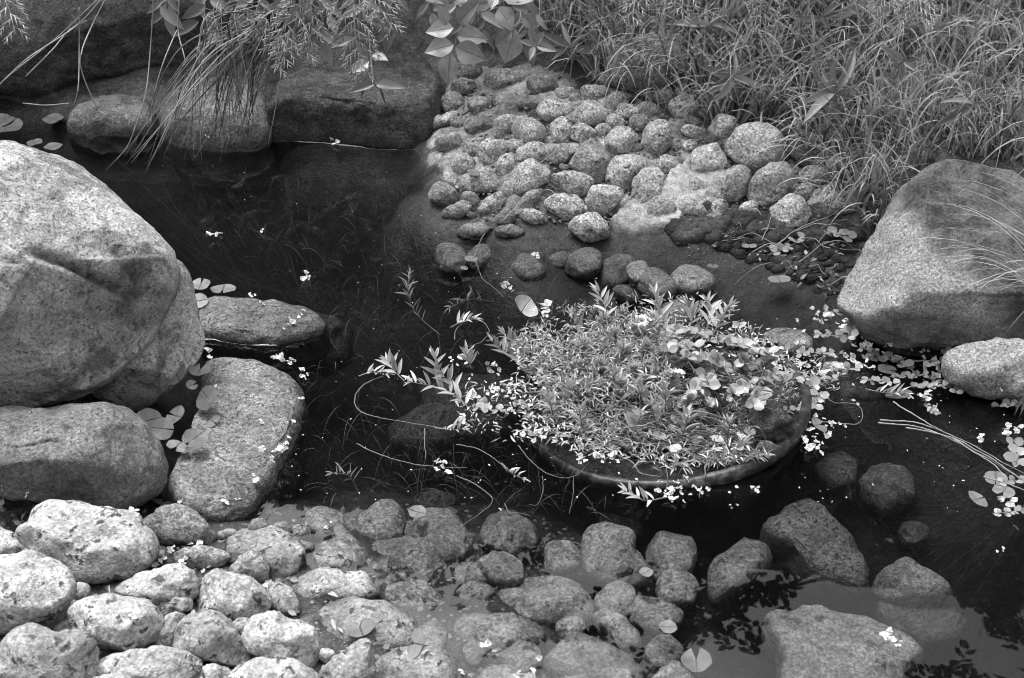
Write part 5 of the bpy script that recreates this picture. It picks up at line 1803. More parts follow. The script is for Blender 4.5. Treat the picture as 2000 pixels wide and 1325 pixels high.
SH = [
    ('leafy shoot at the far left tip of the pot plants', [(790, 745), (770, 725), (755, 705)], 9, sz, 0, .02),
    ('long leafy shoot lying on the water left of the pot', [(925, 812), (902, 783), (860, 759), (806, 747)], 14, sz, 0.0, .015),
    ('three leaved shoot standing up from the long left shoot', [(860, 757), (853, 730), (850, 700)], 7, sz, 0.0, .05),
    ('shoot with pale leaves beside the long left shoot', [(902, 785), (880, 750), (866, 735)], 5, sz, 0.0, .03),
    ('thick leafy shoot leading the left edge of the pot plants', [(1090, 775), (1050, 737), (1000, 700), (962, 668)], 22, hp, 0.01, .05),
    ('second thick leafy shoot at the upper left of the pot', [(1080, 750), (1050, 720), (1015, 685), (985, 655)], 20, hp, 0.01, .055),
    ('leafy shoot rising behind the thick left shoots', [(1075, 745), (1062, 700), (1045, 645)], 15, hp, 0.0, .07),
    ('tallest leafy shoot at the back of the pot', [(1300, 660), (1290, 620), (1278, 575)], 14, hp, 0.03, .10),
    ('leafy shoot topped by a blossom tuft left of the feathery heads', [(1160, 710), (1140, 665), (1115, 615)], 16, hp, 0.0, .06),
    ('shoot standing alone in the water behind the pot', [(1187, 640), (1182, 600), (1165, 568)], 8, sz, 0.0, .04),
    ('low leafy shoot above the three leaved shoot', [(920, 720), (910, 690)], 7, sz, 0.0, .03),
    ('leafy shoot at the back right of the pot beside blossoms', [(1390, 660), (1405, 630), (1425, 600)], 11, hp, .03, .08),
    ('small upright shoot at the back of the moneywort', [(1345, 650), (1352, 620), (1340, 595)], 8, hp, .03, .08),
    ('pair leaved shoot in front of the speckled low stone', [(1375, 660), (1385, 620), (1380, 590)], 9, hp, .03, .07),
    ('shoot floating under the front rim of the pot', [(1300, 972), (1260, 978), (1225, 962)], 9, sz, 0.0, .01),
    ('star shaped shoot hanging over the front rim', [(1330, 905), (1318, 912)], 5, hp, .0, .02),
    ('shoot climbing across the middle of the pot', [(1180, 810), (1240, 760), (1300, 710)], 9, hp, .03, .06),
    ('pale leafy shoot left of the middle pot stem', [(1130, 800), (1110, 770), (1095, 745)], 10, hp, .01, .05),
    ('short bushy shoot at the centre left of the pot', [(1150, 790), (1150, 750)], 12, hp, .01, .05),
    ('bushy shoot in front of the feathery heads', [(1220, 800), (1215, 755)], 12, hp, .01, .05),
    ('star shoot near the front right rim', [(1440, 880), (1455, 870)], 7, hp, .0, .03),
    ('spiky shoot beside the pot soil lump', [(1420, 860), (1425, 830)], 9, hp, .0, .04),
]
for i, (lab, pts, n, pl, h0, h1) in enumerate(SH):
    shoot(lab, pts, n, (22, 36), 0.23, h0, h1, plane=pl, seed=i)
WH = ['by the left stems', 'near the arched stalk', 'in the front middle', 'under the long stalk', 'left of the pennywort', 'behind the soil lump', 'above the front rim', 'at the left front', 'among the moneywort', 'below the blossom tuft',
      'right of the feathery heads', 'at the back rim', 'next to the double leaf', 'at the far left front', 'beside the bent stalk', 'in the upper right of the patch']
for i, (a, b) in enumerate([(1105, 790), (1262, 790), (1230, 850), (1210, 770), (1285, 830), (1500, 770), (1330, 850), (1140, 840), (1400, 690), (1270, 665), (1320, 690), (1370, 640), (1300, 800), (1085, 820), (1460, 740), (1470, 660)]):
    if i in (5, 8, 10, 11, 14, 15): continue
    q = random.Random(i)
    dx = q.uniform(-24, 24)
    shoot('leafy shoot in the pot weed ' + WH[i], [(a, b + 14), (a + dx * .5, b - 12), (a + dx, b - 38)], 13, (24, 38), q.uniform(.2, .34), .01, q.uniform(.07, .12), plane=hp, seed=200 + i)
# drowned shoots
for i, (lab, pts, n) in enumerate([
        ('drowned feathery shoot reaching up in the dark water', [(860, 655), (815, 615), (797, 575), (800, 538)], 18),
        ('faint drowned shoot left of the curled floating leaf', [(965, 590), (920, 585), (880, 600)], 9),
        ('drowned weed shoot in front of the bare twig', [(700, 960), (680, 930), (650, 925)], 10)]):
    shoot(lab, pts, n, (18, 30), 0.09, -0.05, 0.006, M_WEED, lambda a, b, h: hz(a, b, h), 1.1, name='drowned_shoot', group='drowned shoots', seed=60 + i, r=0.0012)

# feathery heads
def feather(label, px, py, size, h, seed):
    q = np.random.default_rng(seed)
    c = hp(px, py, h)
    k = float((c - CAM) @ AF) / FPX * size * 1.3
    base = c - UP * k * 0.9
    e = empty('feathery_plant', tuple(base), label, 'water plant', 'feathery heads in the pot')
    mb = MB(); mb.tube(spline([base, c - UP * .1 * k], 5), (0.0016, 0.0012), 5, .4)
    link('stem', mb.mesh('stem'), M_FEATHER, e)
    mb = MB()
    for ly in range(7):
        zz = -0.5 + ly * 0.13
        n = 16
        for j in range(n):
            a = j * 6.283 / n + q.uniform(0, .4)
            el = -0.1 + ly * 0.2 + q.normal() * 0.12
            d = np.array([math.cos(a) * math.cos(el), math.sin(a) * math.cos(el), math.sin(el)])
            p = c + UP * zz * k * 0.8
            L = k * (0.55 - 0.035 * ly) * q.uniform(.8, 1.15)
            mb.tube([p + d * L * .1, p + d * L * 0.6 + UP * .02 * k, p + d * L + UP * 0.05 * k], [0.0009, 0.0011, 0.0005], 3, q.random())
            for s in (-1, 1):
                for f in (0.45, 0.7):
                    s2 = np.cross(d, UP) * s * 0.6 + d
                    b = p + d * L * f
                    mb.tube([b, b + s2 * L * 0.22], [0.0007, 0.0004], 3, q.random())
    o = link('needles', mb.mesh('needles'), M_FEATHER, e)
    return e


for i, (a, b, s, w) in enumerate([(1180, 640, 46, 'highest at the back'), (1200, 668, 50, 'just below the highest'), (1218, 700, 54, 'largest, in the middle'), (1140, 690, 54, 'leftmost large one'),
                                 (1085, 690, 40, 'small one at the far left'), (1240, 650, 44, 'beside the big blossom tuft'), (1262, 690, 44, 'next to the moneywort'), (1170, 725, 46, 'front left one'),
                                 (1238, 735, 46, 'front one above the long stem'), (1265, 725, 40, 'right front one'), (1125, 725, 40, 'low one over the pale leaves'), (1215, 625, 38, 'small one at the very back'), (1290, 705, 40, 'rightmost one'), (1310, 745, 40, 'lowest one in the middle of the pot'), (1165, 620, 32, 'tiny dim one at the back left')]):
    feather('feathery green head in the pot, ' + w, a, b, s, 0.05, 300 + i)

# moneywort: stems with paired round leaves
def moneywort(label, pts, n, size=24, h0=0.03, h1=0.05, plane=hp, seed=0, mat=None):
    q = random.Random(seed + 77)
    W3 = [plane(a, b, h0 + (h1 - h0) * i / max(1, len(pts) - 1)) for i, (a, b) in enumerate(pts)]
    c = spline(W3, 24)
    e = empty('moneywort', tuple(c[0]), label, 'water plant', 'moneywort trails')
    mb = MB(); mb.tube(c, (0.0015, 0.001), 5, .5)
    link('stem', mb.mesh('stem'), M_STEM, e)
    k = float((c[0] - CAM) @ AF) / FPX
    for i in range(n):
        f = (i // 2 + 0.7) / (n / 2)
        j = min(22, int(f * 22))
        tg = c[j + 1] - c[j]; tg /= np.linalg.norm(tg) + 1e-9
        s = np.cross(tg, UP) * (1 if i % 2 else -1)
        if (i // 2) % 2:
            s = s * 0.5 + tg * 0.6 * (1 if i % 2 else -1)
        dr = s + UP * q.uniform(.05, .5) + tg * 0.25 + np.array([q.gauss(0, .2), q.gauss(0, .2), 0])
        dr /= np.linalg.norm(dr)
        l = size * k * q.uniform(.75, 1.15)
        link('leaf', q.choice(SPOON), mat or M_MONEY, e, frame(c[j], c[j] + dr * l, l * 0.85, UP + rng.normal(size=3) * .35 - AF * 0.3))
    return e


ML = ['left front of the patch', 'beside the feathery heads', 'topmost behind the patch', 'upper left of the patch', 'centre of the patch', 'bright cluster in the middle', 'right of the bright cluster', 'upper right of the patch',
      'right end near the blossoms', 'below the bright cluster', 'low cluster above the soil lump', 'dark cluster by the soil lump', 'front cluster above the pennywort', 'left of the pennywort leaves', 'far upper right by the rim', 'rear right beside the blossoms']
MC = [(1320, 700), (1305, 670), (1345, 650), (1330, 675), (1370, 700), (1410, 715), (1450, 715), (1430, 670), (1490, 715), (1380, 740), (1450, 755), (1480, 780), (1370, 770), (1340, 790), (1525, 740), (1475, 690)]
for i, ((a, b), w) in enumerate(zip(MC, ML)):
    an = random.uniform(0, 6.28)
    pts = [(a - 32 * math.cos(an), b - 16 * math.sin(an)), (a, b), (a + 32 * math.cos(an), b + 18 * math.sin(an))]
    moneywort('moneywort sprig in the pot, ' + w, pts, 30, 20, 0.05, 0.08 + 0.03 * random.random(), hp, i)
moneywort('moneywort trail hanging on the foot of the speckled boulder', [(1632, 612), (1655, 612), (1664, 640), (1652, 668)], 16, 17, 0.05, 0.03, lambda a, b, h: hz(a, b, 0.02 + h), 40)
moneywort('moneywort trail curling at the right of the pot blossoms', [(1585, 800), (1600, 775), (1580, 745)], 10, 20, 0, 0.02, sz, 41)
moneywort('moneywort sprig floating below the low speckled stone', [(1505, 700), (1525, 690), (1535, 680)], 8, 18, 0, 0.02, sz, 42)
moneywort('moneywort sprig between the boulder foot and the low pale rock', [(1845, 715), (1850, 690), (1845, 660)], 12, 17, 0.01, 0.06, sz, 43)
moneywort('moneywort sprig at the left corner of the low pale rock', [(1835, 740), (1860, 755), (1870, 770)], 10, 16, 0.0, 0.02, sz, 44)
moneywort('moneywort sprig below the soil bank near the boulder', [(1610, 470), (1640, 480), (1655, 500)], 12, 20, 0.02, 0.05, lambda a, b, h: ht(a, b) + UP * h, 45)
moneywort('moneywort sprig at the far right edge of the water', [(1975, 855), (1990, 880), (1985, 905)], 10, 24, 0.0, 0.03, sz, 46)
moneywort('moneywort sprig on the wet soil beside the fallen leaf', [(1500, 505), (1540, 495), (1570, 480)], 10, 18, 0.01, 0.03, lambda a, b, h: ht(a, b) + UP * h, 47)
moneywort('moneywort runner among blossoms under the boulder', [(1690, 700), (1730, 700), (1780, 720)], 10, 20, 0.0, 0.015, sz, 48)

for i, (a, b, w) in enumerate([(1600, 742, 'just outside the right rim'), (1640, 720, 'under the largest blossom drift'), (1715, 745, 'right of the largest blossom drift'), (1775, 735, 'between the drift and the low pale rock'),
                               (1812, 755, 'at the left foot of the low pale rock'), (1590, 690, 'below the low speckled stone'), (1972, 790, 'at the right edge above the floating blades'), (1985, 940, 'at the right edge below the blades'),
                               (1975, 1000, 'lowest at the right edge'), (1625, 655, 'under the boulder foot blossoms'), (1555, 800, 'hanging outside the right rim'), (960, 800, 'floating just left of the pot')]):
    an = random.uniform(-.6, .6)
    moneywort('floating moneywort sprig ' + w, [(a - 38 * math.cos(an), b - 14 * math.sin(an)), (a, b), (a + 38 * math.cos(an), b + 16 * math.sin(an))], 14, 14, 0.0, 0.02, sz, 100 + i, M_FLOAT)
for i, (pts, w) in enumerate([([(700, 735), (725, 728), (752, 732)], 'at the top of the left stem curve'), ([(880, 640), (900, 630), (925, 624)], 'on the curled loop of stem'), ([(850, 836), (880, 840), (905, 838)], 'at the end of the long left stem'),
                              ([(1690, 760), (1730, 768), (1770, 772)], 'beside the folded dull leaf'), ([(980, 905), (1000, 925), (1020, 935)], 'at the end of the forked stem')]):
    shoot('small leafy sprig floating ' + w, pts, 9, (16, 26), 0.22, 0.0, 0.012, plane=sz, seed=140 + i)
# pennywort: single notched leaves on pale stalks
PADS = [pad_mesh('leaf', 0.5, 1), pad_mesh('leaf', 0.3, 2), pad_mesh('leaf', 0.8, 3)]
for i, (a, b, s, w) in enumerate([(1330, 818, 42, 'large double leaf at the front left'), (1473, 821, 18, 'small leaf beside the soil lump'), (1464, 842, 24, 'leaf lying on the soil lump edge'), (1402, 857, 24, 'leaf in the middle of the front'),
                                 (1362, 858, 22, 'dim leaf left of the middle one'), (1319, 876, 24, 'leaf at the front left rim'), (1288, 852, 26, 'leaf among the narrow weed'), (1404, 878, 20, 'leaf by the star shoot'), (1444, 874, 18, 'leaf near the oval stone'),
                                 (1425, 780, 14, 'tiny round leaf above the soil lump'), (1490, 772, 14, 'tiny leaf on the bent stalk'), (1372, 806, 22, 'long pale leaf at the centre'), (1355, 765, 22, 'leaf under the moneywort'), (1390, 785, 22, 'leaf below the bright cluster')]):
    c = hp(a, b, 0.03)
    k = float((c - CAM) @ AF) / FPX
    root = hp(a - random.uniform(10, 60), b + random.uniform(-10, 20), -0.01)
    e = empty('pennywort', tuple(root), 'pennywort in the pot, ' + w, 'water plant', 'pennywort leaves in the pot')
    mb = MB(); mb.tube(spline([root, (root + c) / 2 + UP * 0.012, c], 12), 0.0013, 5, 0.8)
    link('stem', mb.mesh('stem'), M_STEM, e)
    nr = UP + rng.normal(size=3) * 0.25 - AF * 0.2
    an = random.uniform(0, 6.28)
    link('leaf', random.choice(PADS), M_PENNY, e, frame(c, c + np.array([math.cos(an), math.sin(an), 0]) * s * k, s * k, nr))

# loose floating stems
def stem(label, pts, r=0.0015, z=0.004, mat=None, t=0.7, plane=None, name='floating_runner'):
    mb = MB()
    P = spline([(plane or (lambda a, b: hz(a, b, z)))(a, b) if len(p) == 2 else hz(p[0], p[1], p[2]) for p in pts for a, b in [p[:2]]], 50)
    q_ = P * 38
    P = P + 0.0028 * np.stack([vnoise(q_, 71), vnoise(q_, 72), 0.3 * vnoise(q_, 73)], 1) + 0.0012 * np.stack([vnoise(q_ * 4, 74), vnoise(q_ * 4, 75), 0 * q_[:, 0]], 1)
    mb.tube(P, np.linspace(r * .8, r * .35, len(P)) * (1 + .25 * vnoise(q_ * 3, 76)), 5, t * .7)
    return props(link(name, mb.mesh(name), mat or M_STEM), label, 'stem', 'stems in and on the water')


stem('long pale stem curving round the left of the pot', [(750, 735), (712, 750), (693, 775), (700, 800), (735, 815), (795, 826), (865, 836)], 0.002)
stem('curled loop of stem behind the left shoots', [(887, 664), (895, 640), (920, 622), (945, 630), (955, 650), (938, 668), (915, 678)], 0.0017)
stem('thin stem with two tiny pads in the open water', [(990, 425), (945, 460), (930, 490), (930, 512), (945, 545), (985, 580)], 0.0018)
stem('bare floating twig left of the front rim', [(695, 866), (740, 888), (800, 905), (850, 912), (915, 915)], 0.0018, t=0.4)
stem('pale twig end sinking toward the dim stones', [(893, 930), (930, 948), (962, 975), (940, 1000), (895, 1035)], 0.002, z=-0.012)
stem('upright bare reed in front of the left shoots', [(829, 838), (830, 870), (830, 898)], 0.0016)
stem('forked thin stem below the two bright blossoms', [(890, 870), (940, 880), (975, 905), (995, 925)], 0.0015)
stem('slim stem trailing along the dark water below the pot', [(1010, 870), (1040, 905), (1080, 930), (1120, 930), (1150, 905)], 0.0016, z=-0.004)
stem('long loop of stem right of the pot rim', [(1525, 790), (1560, 812), (1620, 826), (1672, 828), (1686, 808), (1672, 790), (1625, 784), (1590, 756)], 0.0019)
stem('bent pale stalk rising above the soil lump', [(1490, 772), (1494, 745), (1520, 733), (1590, 730), (1660, 737)], 0.002, plane=lambda a, b: hp(a, b, 0.03) if a < 1560 else hz(a, b, .006))
stem('stem hanging down over the front rim of the pot', [(1303, 905), (1302, 930), (1300, 965)], 0.0017, plane=lambda a, b: hp(a, b, 0.006) if b < 920 else hz(a, b, 0.01))
stem('second stem hanging over the front rim of the pot', [(1378, 912), (1378, 930), (1372, 945), (1365, 972)], 0.0017, plane=lambda a, b: hp(a, b, 0.006) if b < 935 else hz(a, b, 0.006))
stem('pale edge line along the front waterline of the pot', [(1190, 885), (1230, 902), (1250, 922), (1290, 932)], 0.003)  # pale tube drawn along the waterline of the pot
stem('curly pale root in the water left of the egg shaped stone', [(985, 985), (995, 1000), (1020, 1003), (1035, 1008)], 0.0016, z=-0.01)
stem('thin straight stem hanging toward the egg shaped stone', [(1118, 930), (1120, 965), (1112, 1005)], 0.0012, z=-0.01)
stem('sinking thin root near the egg shaped stone', [(1058, 930), (1060, 960), (1048, 985), (1035, 985)], 0.0012, z=-0.01)
stem('long stalk across the middle of the pot weed', [(1175, 808), (1215, 780), (1265, 735), (1305, 705)], 0.0022, plane=lambda a, b: hp(a, b, 0.06))
stem('arched pale stalk in the middle of the pot', [(1230, 755), (1270, 750), (1298, 770), (1298, 800), (1285, 825)], 0.002, plane=lambda a, b: hp(a, b, 0.045))
stem('short pale stalk standing in the left pot weed', [(1165, 800), (1168, 780), (1172, 765)], 0.002, plane=lambda a, b: hp(a, b, 0.04))
stem('root like stick on the flat stone leading to the shore', [(525, 905), (500, 945), (470, 985), (430, 1010), (400, 1012)], 0.006, z=0.004, mat=M_BARK, name='driftwood_stick')
stem('fine straw lying on the cobble bank', [(985, 390), (1050, 360), (1110, 310), (1180, 250)], 0.0016, mat=M_STRAW, plane=lambda a, b: ht(a, b) + UP * 0.06)
stem('curved straw over the bank below the cobbles', [(985, 455), (1020, 420), (1060, 412), (1085, 425)], 0.0014, mat=M_STRAW, plane=lambda a, b: ht(a, b) + UP * 0.04)
stem('pale twig sticking out of the wet soil', [(1485, 490), (1497, 460), (1504, 440)], 0.002, mat=M_STRAW, plane=lambda a, b: ht(a, b) + UP * 0.03)
stem('long curved straw on the dark soil bank', [(1348, 405), (1375, 435), (1410, 458)], 0.0014, mat=M_STRAW, plane=lambda a, b: ht(a, b) + UP * 0.015)
stem('twig leaning from the soil toward the boulder', [(1505, 505), (1560, 465), (1620, 440), (1640, 425)], 0.002, mat=M_STRAW, plane=lambda a, b: ht(a, b) + UP * 0.03)
# grass blades lying on the water at the right
for i, (p, lab) in enumerate([
        ([(1720, 820), (1800, 828), (1880, 860), (2010, 930)], 'floating grass blade reaching farthest left at the right edge'), ([(1715, 825), (1810, 838), (1900, 880), (2010, 945)], 'floating grass blade just below the farthest left one'),
        ([(1745, 785), (1800, 820), (1840, 840)], 'short floating blade crossing the others'), ([(1770, 835), (1860, 855), (1950, 905), (2010, 950)], 'third long floating blade at the right edge'),
        ([(1785, 705), (1840, 706), (1895, 710)], 'pale straight blade in front of the low pale rock'), ([(1905, 740), (1960, 745), (2010, 765)], 'blade crossing the front of the low pale rock'),
        ([(1860, 855), (1930, 900), (1960, 930)], 'steep floating blade pointing to the lower right'), ([(1920, 930), (1970, 945), (2010, 960)], 'lowest floating blade at the right edge'),
        ([(1915, 715), (1960, 735), (2005, 790)], 'bent blade beside the small front grass tuft')]):
    stem(lab, p, 0.0022, 0.008 + 0.002 * i, M_GRASS, 0.9, name='floating_grass')

# ------------------------------------------------------------------ floating leaves
PADL = [pad_mesh('lily_pad', 0.25, 11), pad_mesh('lily_pad', 0.12, 12), pad_mesh('lily_pad', 0.6, 13)]


def pad(label, px, py, w, z=0.005, up=(0, 0, 1), rot=None, mesh=None, mat=None, squash=1.0, name='lily_pad', plane=None, cat='leaf', group='floating leaves'):
    c = plane(px, py) if plane else hz(px, py, z)
    k = float((c - CAM) @ AF) / FPX
    a = rot if rot is not None else random.uniform(0, 6.28)
    o = link(name, mesh or random.choice(PADL), mat or M_PAD, None, frame(c, c + np.array([math.cos(a), math.sin(a), 0]) * w * k * squash, w * k, np.asarray(up, float)))
    return props(o, label, cat, group)


TC = (0, -0.6, 0.8)
pad('lily pad nearest the left edge in the far pond', 10, 248, 70)
pad('lily pad behind the nearest one at the far left edge', -5, 238, 64)
pad('lily pad floating just left of the small pale topped rock', 104, 233, 42)
pad('lily pad half behind the top of the huge pale boulder', 104, 287, 34)
pad('dark lily pad touching the top of the huge boulder', 68, 279, 30)
pad('lily leaf leaning on the right of the wedged boulder', 392, 556, 40, up=(0, -.5, 1), plane=lambda a, b: hz(a, b, .03))
pad('lily leaf below the leaning one at the wedged boulder', 388, 588, 36, plane=lambda a, b: hz(a, b, .035), up=(0, -.4, 1))
pad('pale narrow lily leaf on the dark water by the ledge stone', 436, 565, 52, squash=0.6, mat=M_MONEY, rot=1.57)
pad('round lily leaf standing left above the flat stone', 344, 732, 52, up=(0, -.9, .7), plane=lambda a, b: hz(a, b, .09), rot=5.2)
pad('upright round lily leaf at the back of the flat stone', 390, 723, 40, up=(0, -.8, .7), plane=lambda a, b: hz(a, b, .085), rot=4.6)
pad('tiny lily leaf below the two upright ones', 375, 752, 22, up=(0, -.5, .9), plane=lambda a, b: hz(a, b, .07))
pad('glossy lily leaf curling in the middle of the flat stone', 405, 778, 54, up=(-.2, -.7, .8), plane=lambda a, b: hz(a, b, .085), rot=2.2, mat=M_PENNY)
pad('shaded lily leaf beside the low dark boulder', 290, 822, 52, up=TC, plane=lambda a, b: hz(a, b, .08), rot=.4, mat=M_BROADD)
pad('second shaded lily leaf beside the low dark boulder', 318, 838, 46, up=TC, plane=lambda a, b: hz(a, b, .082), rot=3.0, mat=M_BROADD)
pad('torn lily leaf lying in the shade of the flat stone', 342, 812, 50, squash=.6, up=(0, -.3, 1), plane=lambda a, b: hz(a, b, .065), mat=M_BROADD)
pad('broad lily leaf at the left side of the flat stone', 380, 857, 48, up=(0, -.7, .8), plane=lambda a, b: hz(a, b, .08), rot=1.0)
pad('lily leaf tucked under the broad one on the flat stone', 346, 872, 42, up=(0, -.5, .9), squash=.7, plane=lambda a, b: hz(a, b, .07))
pad('small fallen leaf on the flat stone right of the lily leaves', 418, 827, 34, squash=.6, plane=lambda a, b: surf(a, b, .006), up=(0, -.4, 1))
pad('tiny pad on the thin stem in the open water', 920, 506, 24)
pad('smallest pad beside the thin stem in the open water', 907, 524, 15)
pad('curled ribbed leaf floating behind the left shoots', 1022, 605, 52, up=(0.1, -.8, .6), plane=lambda a, b: hz(a, b, .02), rot=1.2, mat=M_BROAD, mesh=pad_mesh('floating_leaf', .2, 21, 0.5), name='floating_leaf')
pad('tiny green pad under the low speckled stone', 1521, 666, 30, squash=.8)
pad('drowned oval leaf right of the big blossom drift', 1732, 722, 34)
pad('folded dull leaf on the dark water right of the pot', 1755, 770, 56, squash=.5, mat=M_BROADD, up=(0, -.5, 1))
pad('dull drowned leaf under the right loop of stem', 1600, 830, 46, squash=.5, mat=M_BROADD)
pad('dark drowned leaf at the right edge under the blades', 1945, 935, 44, mat=M_BROADD, rot=1.2)
pad('long dark drowned leaf at the right edge', 1910, 975, 50, squash=.5, mat=M_BROADD)
pad('dark drowned leaf nearest the right edge corner', 1960, 960, 40, mat=M_BROADD)
pad('pale oval dead leaf on the wet soil by the boulder', 1522, 546, 46, squash=.6, plane=lambda a, b: hz(a, b, .012), mat=M_PENNY, name='dead_leaf', rot=1.57)
pad('small dead leaf on the shelf beside the largest pale stone', 1392, 520, 24, squash=.6, z=.01, name='dead_leaf')
pad('curled dead leaf on the wet soil bank', 1462, 490, 30, squash=.7, plane=lambda a, b: ht(a, b) + UP * .015, name='dead_leaf')
pad('pale round dead leaf sunk in the mirrored sky', 1305, 1225, 34, z=-.01, mat=M_BROADD, name='dead_leaf')
pad('pale large dead leaf sunk between the front cobbles', 1360, 1290, 60, z=-.05, mat=M_MONEY, name='dead_leaf')
pad('round dead leaf drowned beside the dim stone', 815, 1000, 36, z=-.02, mat=M_BROADD, name='dead_leaf')
pad('square dead leaf below the egg shaped stone', 1262, 1118, 26, z=.0, mat=M_PAD, name='dead_leaf')
pad('pale curled leaf lying between the front cobbles', 705, 1232, 60, squash=.7, plane=lambda a, b: surf(a, b, .008), mat=M_MONEY, name='dead_leaf', up=(.2, -.4, 1))
pad('broad dry leaf lying on the wet front cobbles', 812, 1262, 62, squash=.5, plane=lambda a, b: surf(a, b, .008), mat=M_PENNY, name='dead_leaf', up=(-.2, -.4, 1))
pad('narrow dead leaf under the flat stone edge', 320, 986, 50, squash=.3, plane=lambda a, b: surf(a, b, .008), name='dead_leaf')
pad('brown leaf on the cobbles at the lower left water edge', 497, 1028, 26, z=.008, mat=M_PENNY, name='dead_leaf')
pad('dead leaf lying on the cobble near the water bend', 925, 342, 34, squash=.6, plane=lambda a, b: surf(a, b, .008), name='dead_leaf')

# ------------------------------------------------------------------ fallen white blossoms
def petal_geo(mb, c, k, nrm, q, t):
    """one crinkled petal about k across"""
    n = 11
    z = np.asarray(nrm, float); z /= np.linalg.norm(z)
    x = np.cross(z, [0.3, 0.9, 0.1]); x /= np.linalg.norm(x)
    y = np.cross(z, x)
    V, F = [c], []
    for r in (0.3, 0.5):
        for j in range(n):
            a = 6.283 * j / n
            rr = k * r * (1 + q.uniform(-.34, .25))
            V.append(c + x * math.cos(a) * rr + y * math.sin(a) * rr * 0.8 + z * k * (q.uniform(-.16, .18) + 0.5 * (r - .2)))
    for j in range(n):
        b = (j + 1) % n
        F += [(0, 1 + j, 1 + b), (1 + j, 1 + n + j, 1 + n + b, 1 + b)]
    mb.add(np.array(V), F, t)


def blossom(label, px, py, w, n=None, z=0.006, plane=None, elong=1.0, rot=0.0, split=False, old=False, group='fallen white blossoms'):
    """a fallen cluster of crinkled white petals"""
    q = random.Random(int(px * 3 + py * 7))
    c = plane(px, py) if plane else surf(px, py)
    k = float((c - CAM) @ AF) / FPX
    n = n or max(3, int(w / 4.5))
    mt = M_PETAL_OLD if old else M_PETAL
    e = empty('fallen_blossom', tuple(c), label, 'blossom', group) if split else None
    mb = MB()
    for i in range(n):
        u, v = q.gauss(0, .3) * elong, q.gauss(0, .3)
        u, v = max(-.5 * elong, min(.5 * elong, u)), max(-.5, min(.5, v))
        dx, dy = (u * math.cos(rot) - v * math.sin(rot)) * w * k, (u * math.sin(rot) + v * math.cos(rot)) * w * k * 1.2
        pc = c + np.array([dx, dy, q.uniform(0, .3) * min(w, 30) * k])
        nr = (q.gauss(0, .8), q.gauss(-.2, .8), 1)
        sz_ = k * min(w, 26) * q.uniform(.4, .66)
        if split:
            m2 = MB(); petal_geo(m2, pc, sz_, nr, q, q.random())
            link('petal', m2.mesh('petal', False), mt, e)
        else:
            petal_geo(mb, pc, sz_, nr, q, q.random())
    if split:
        return e
    return props(link('fallen_blossom', mb.mesh('fallen_blossom', False), mt), label, 'blossom', group)


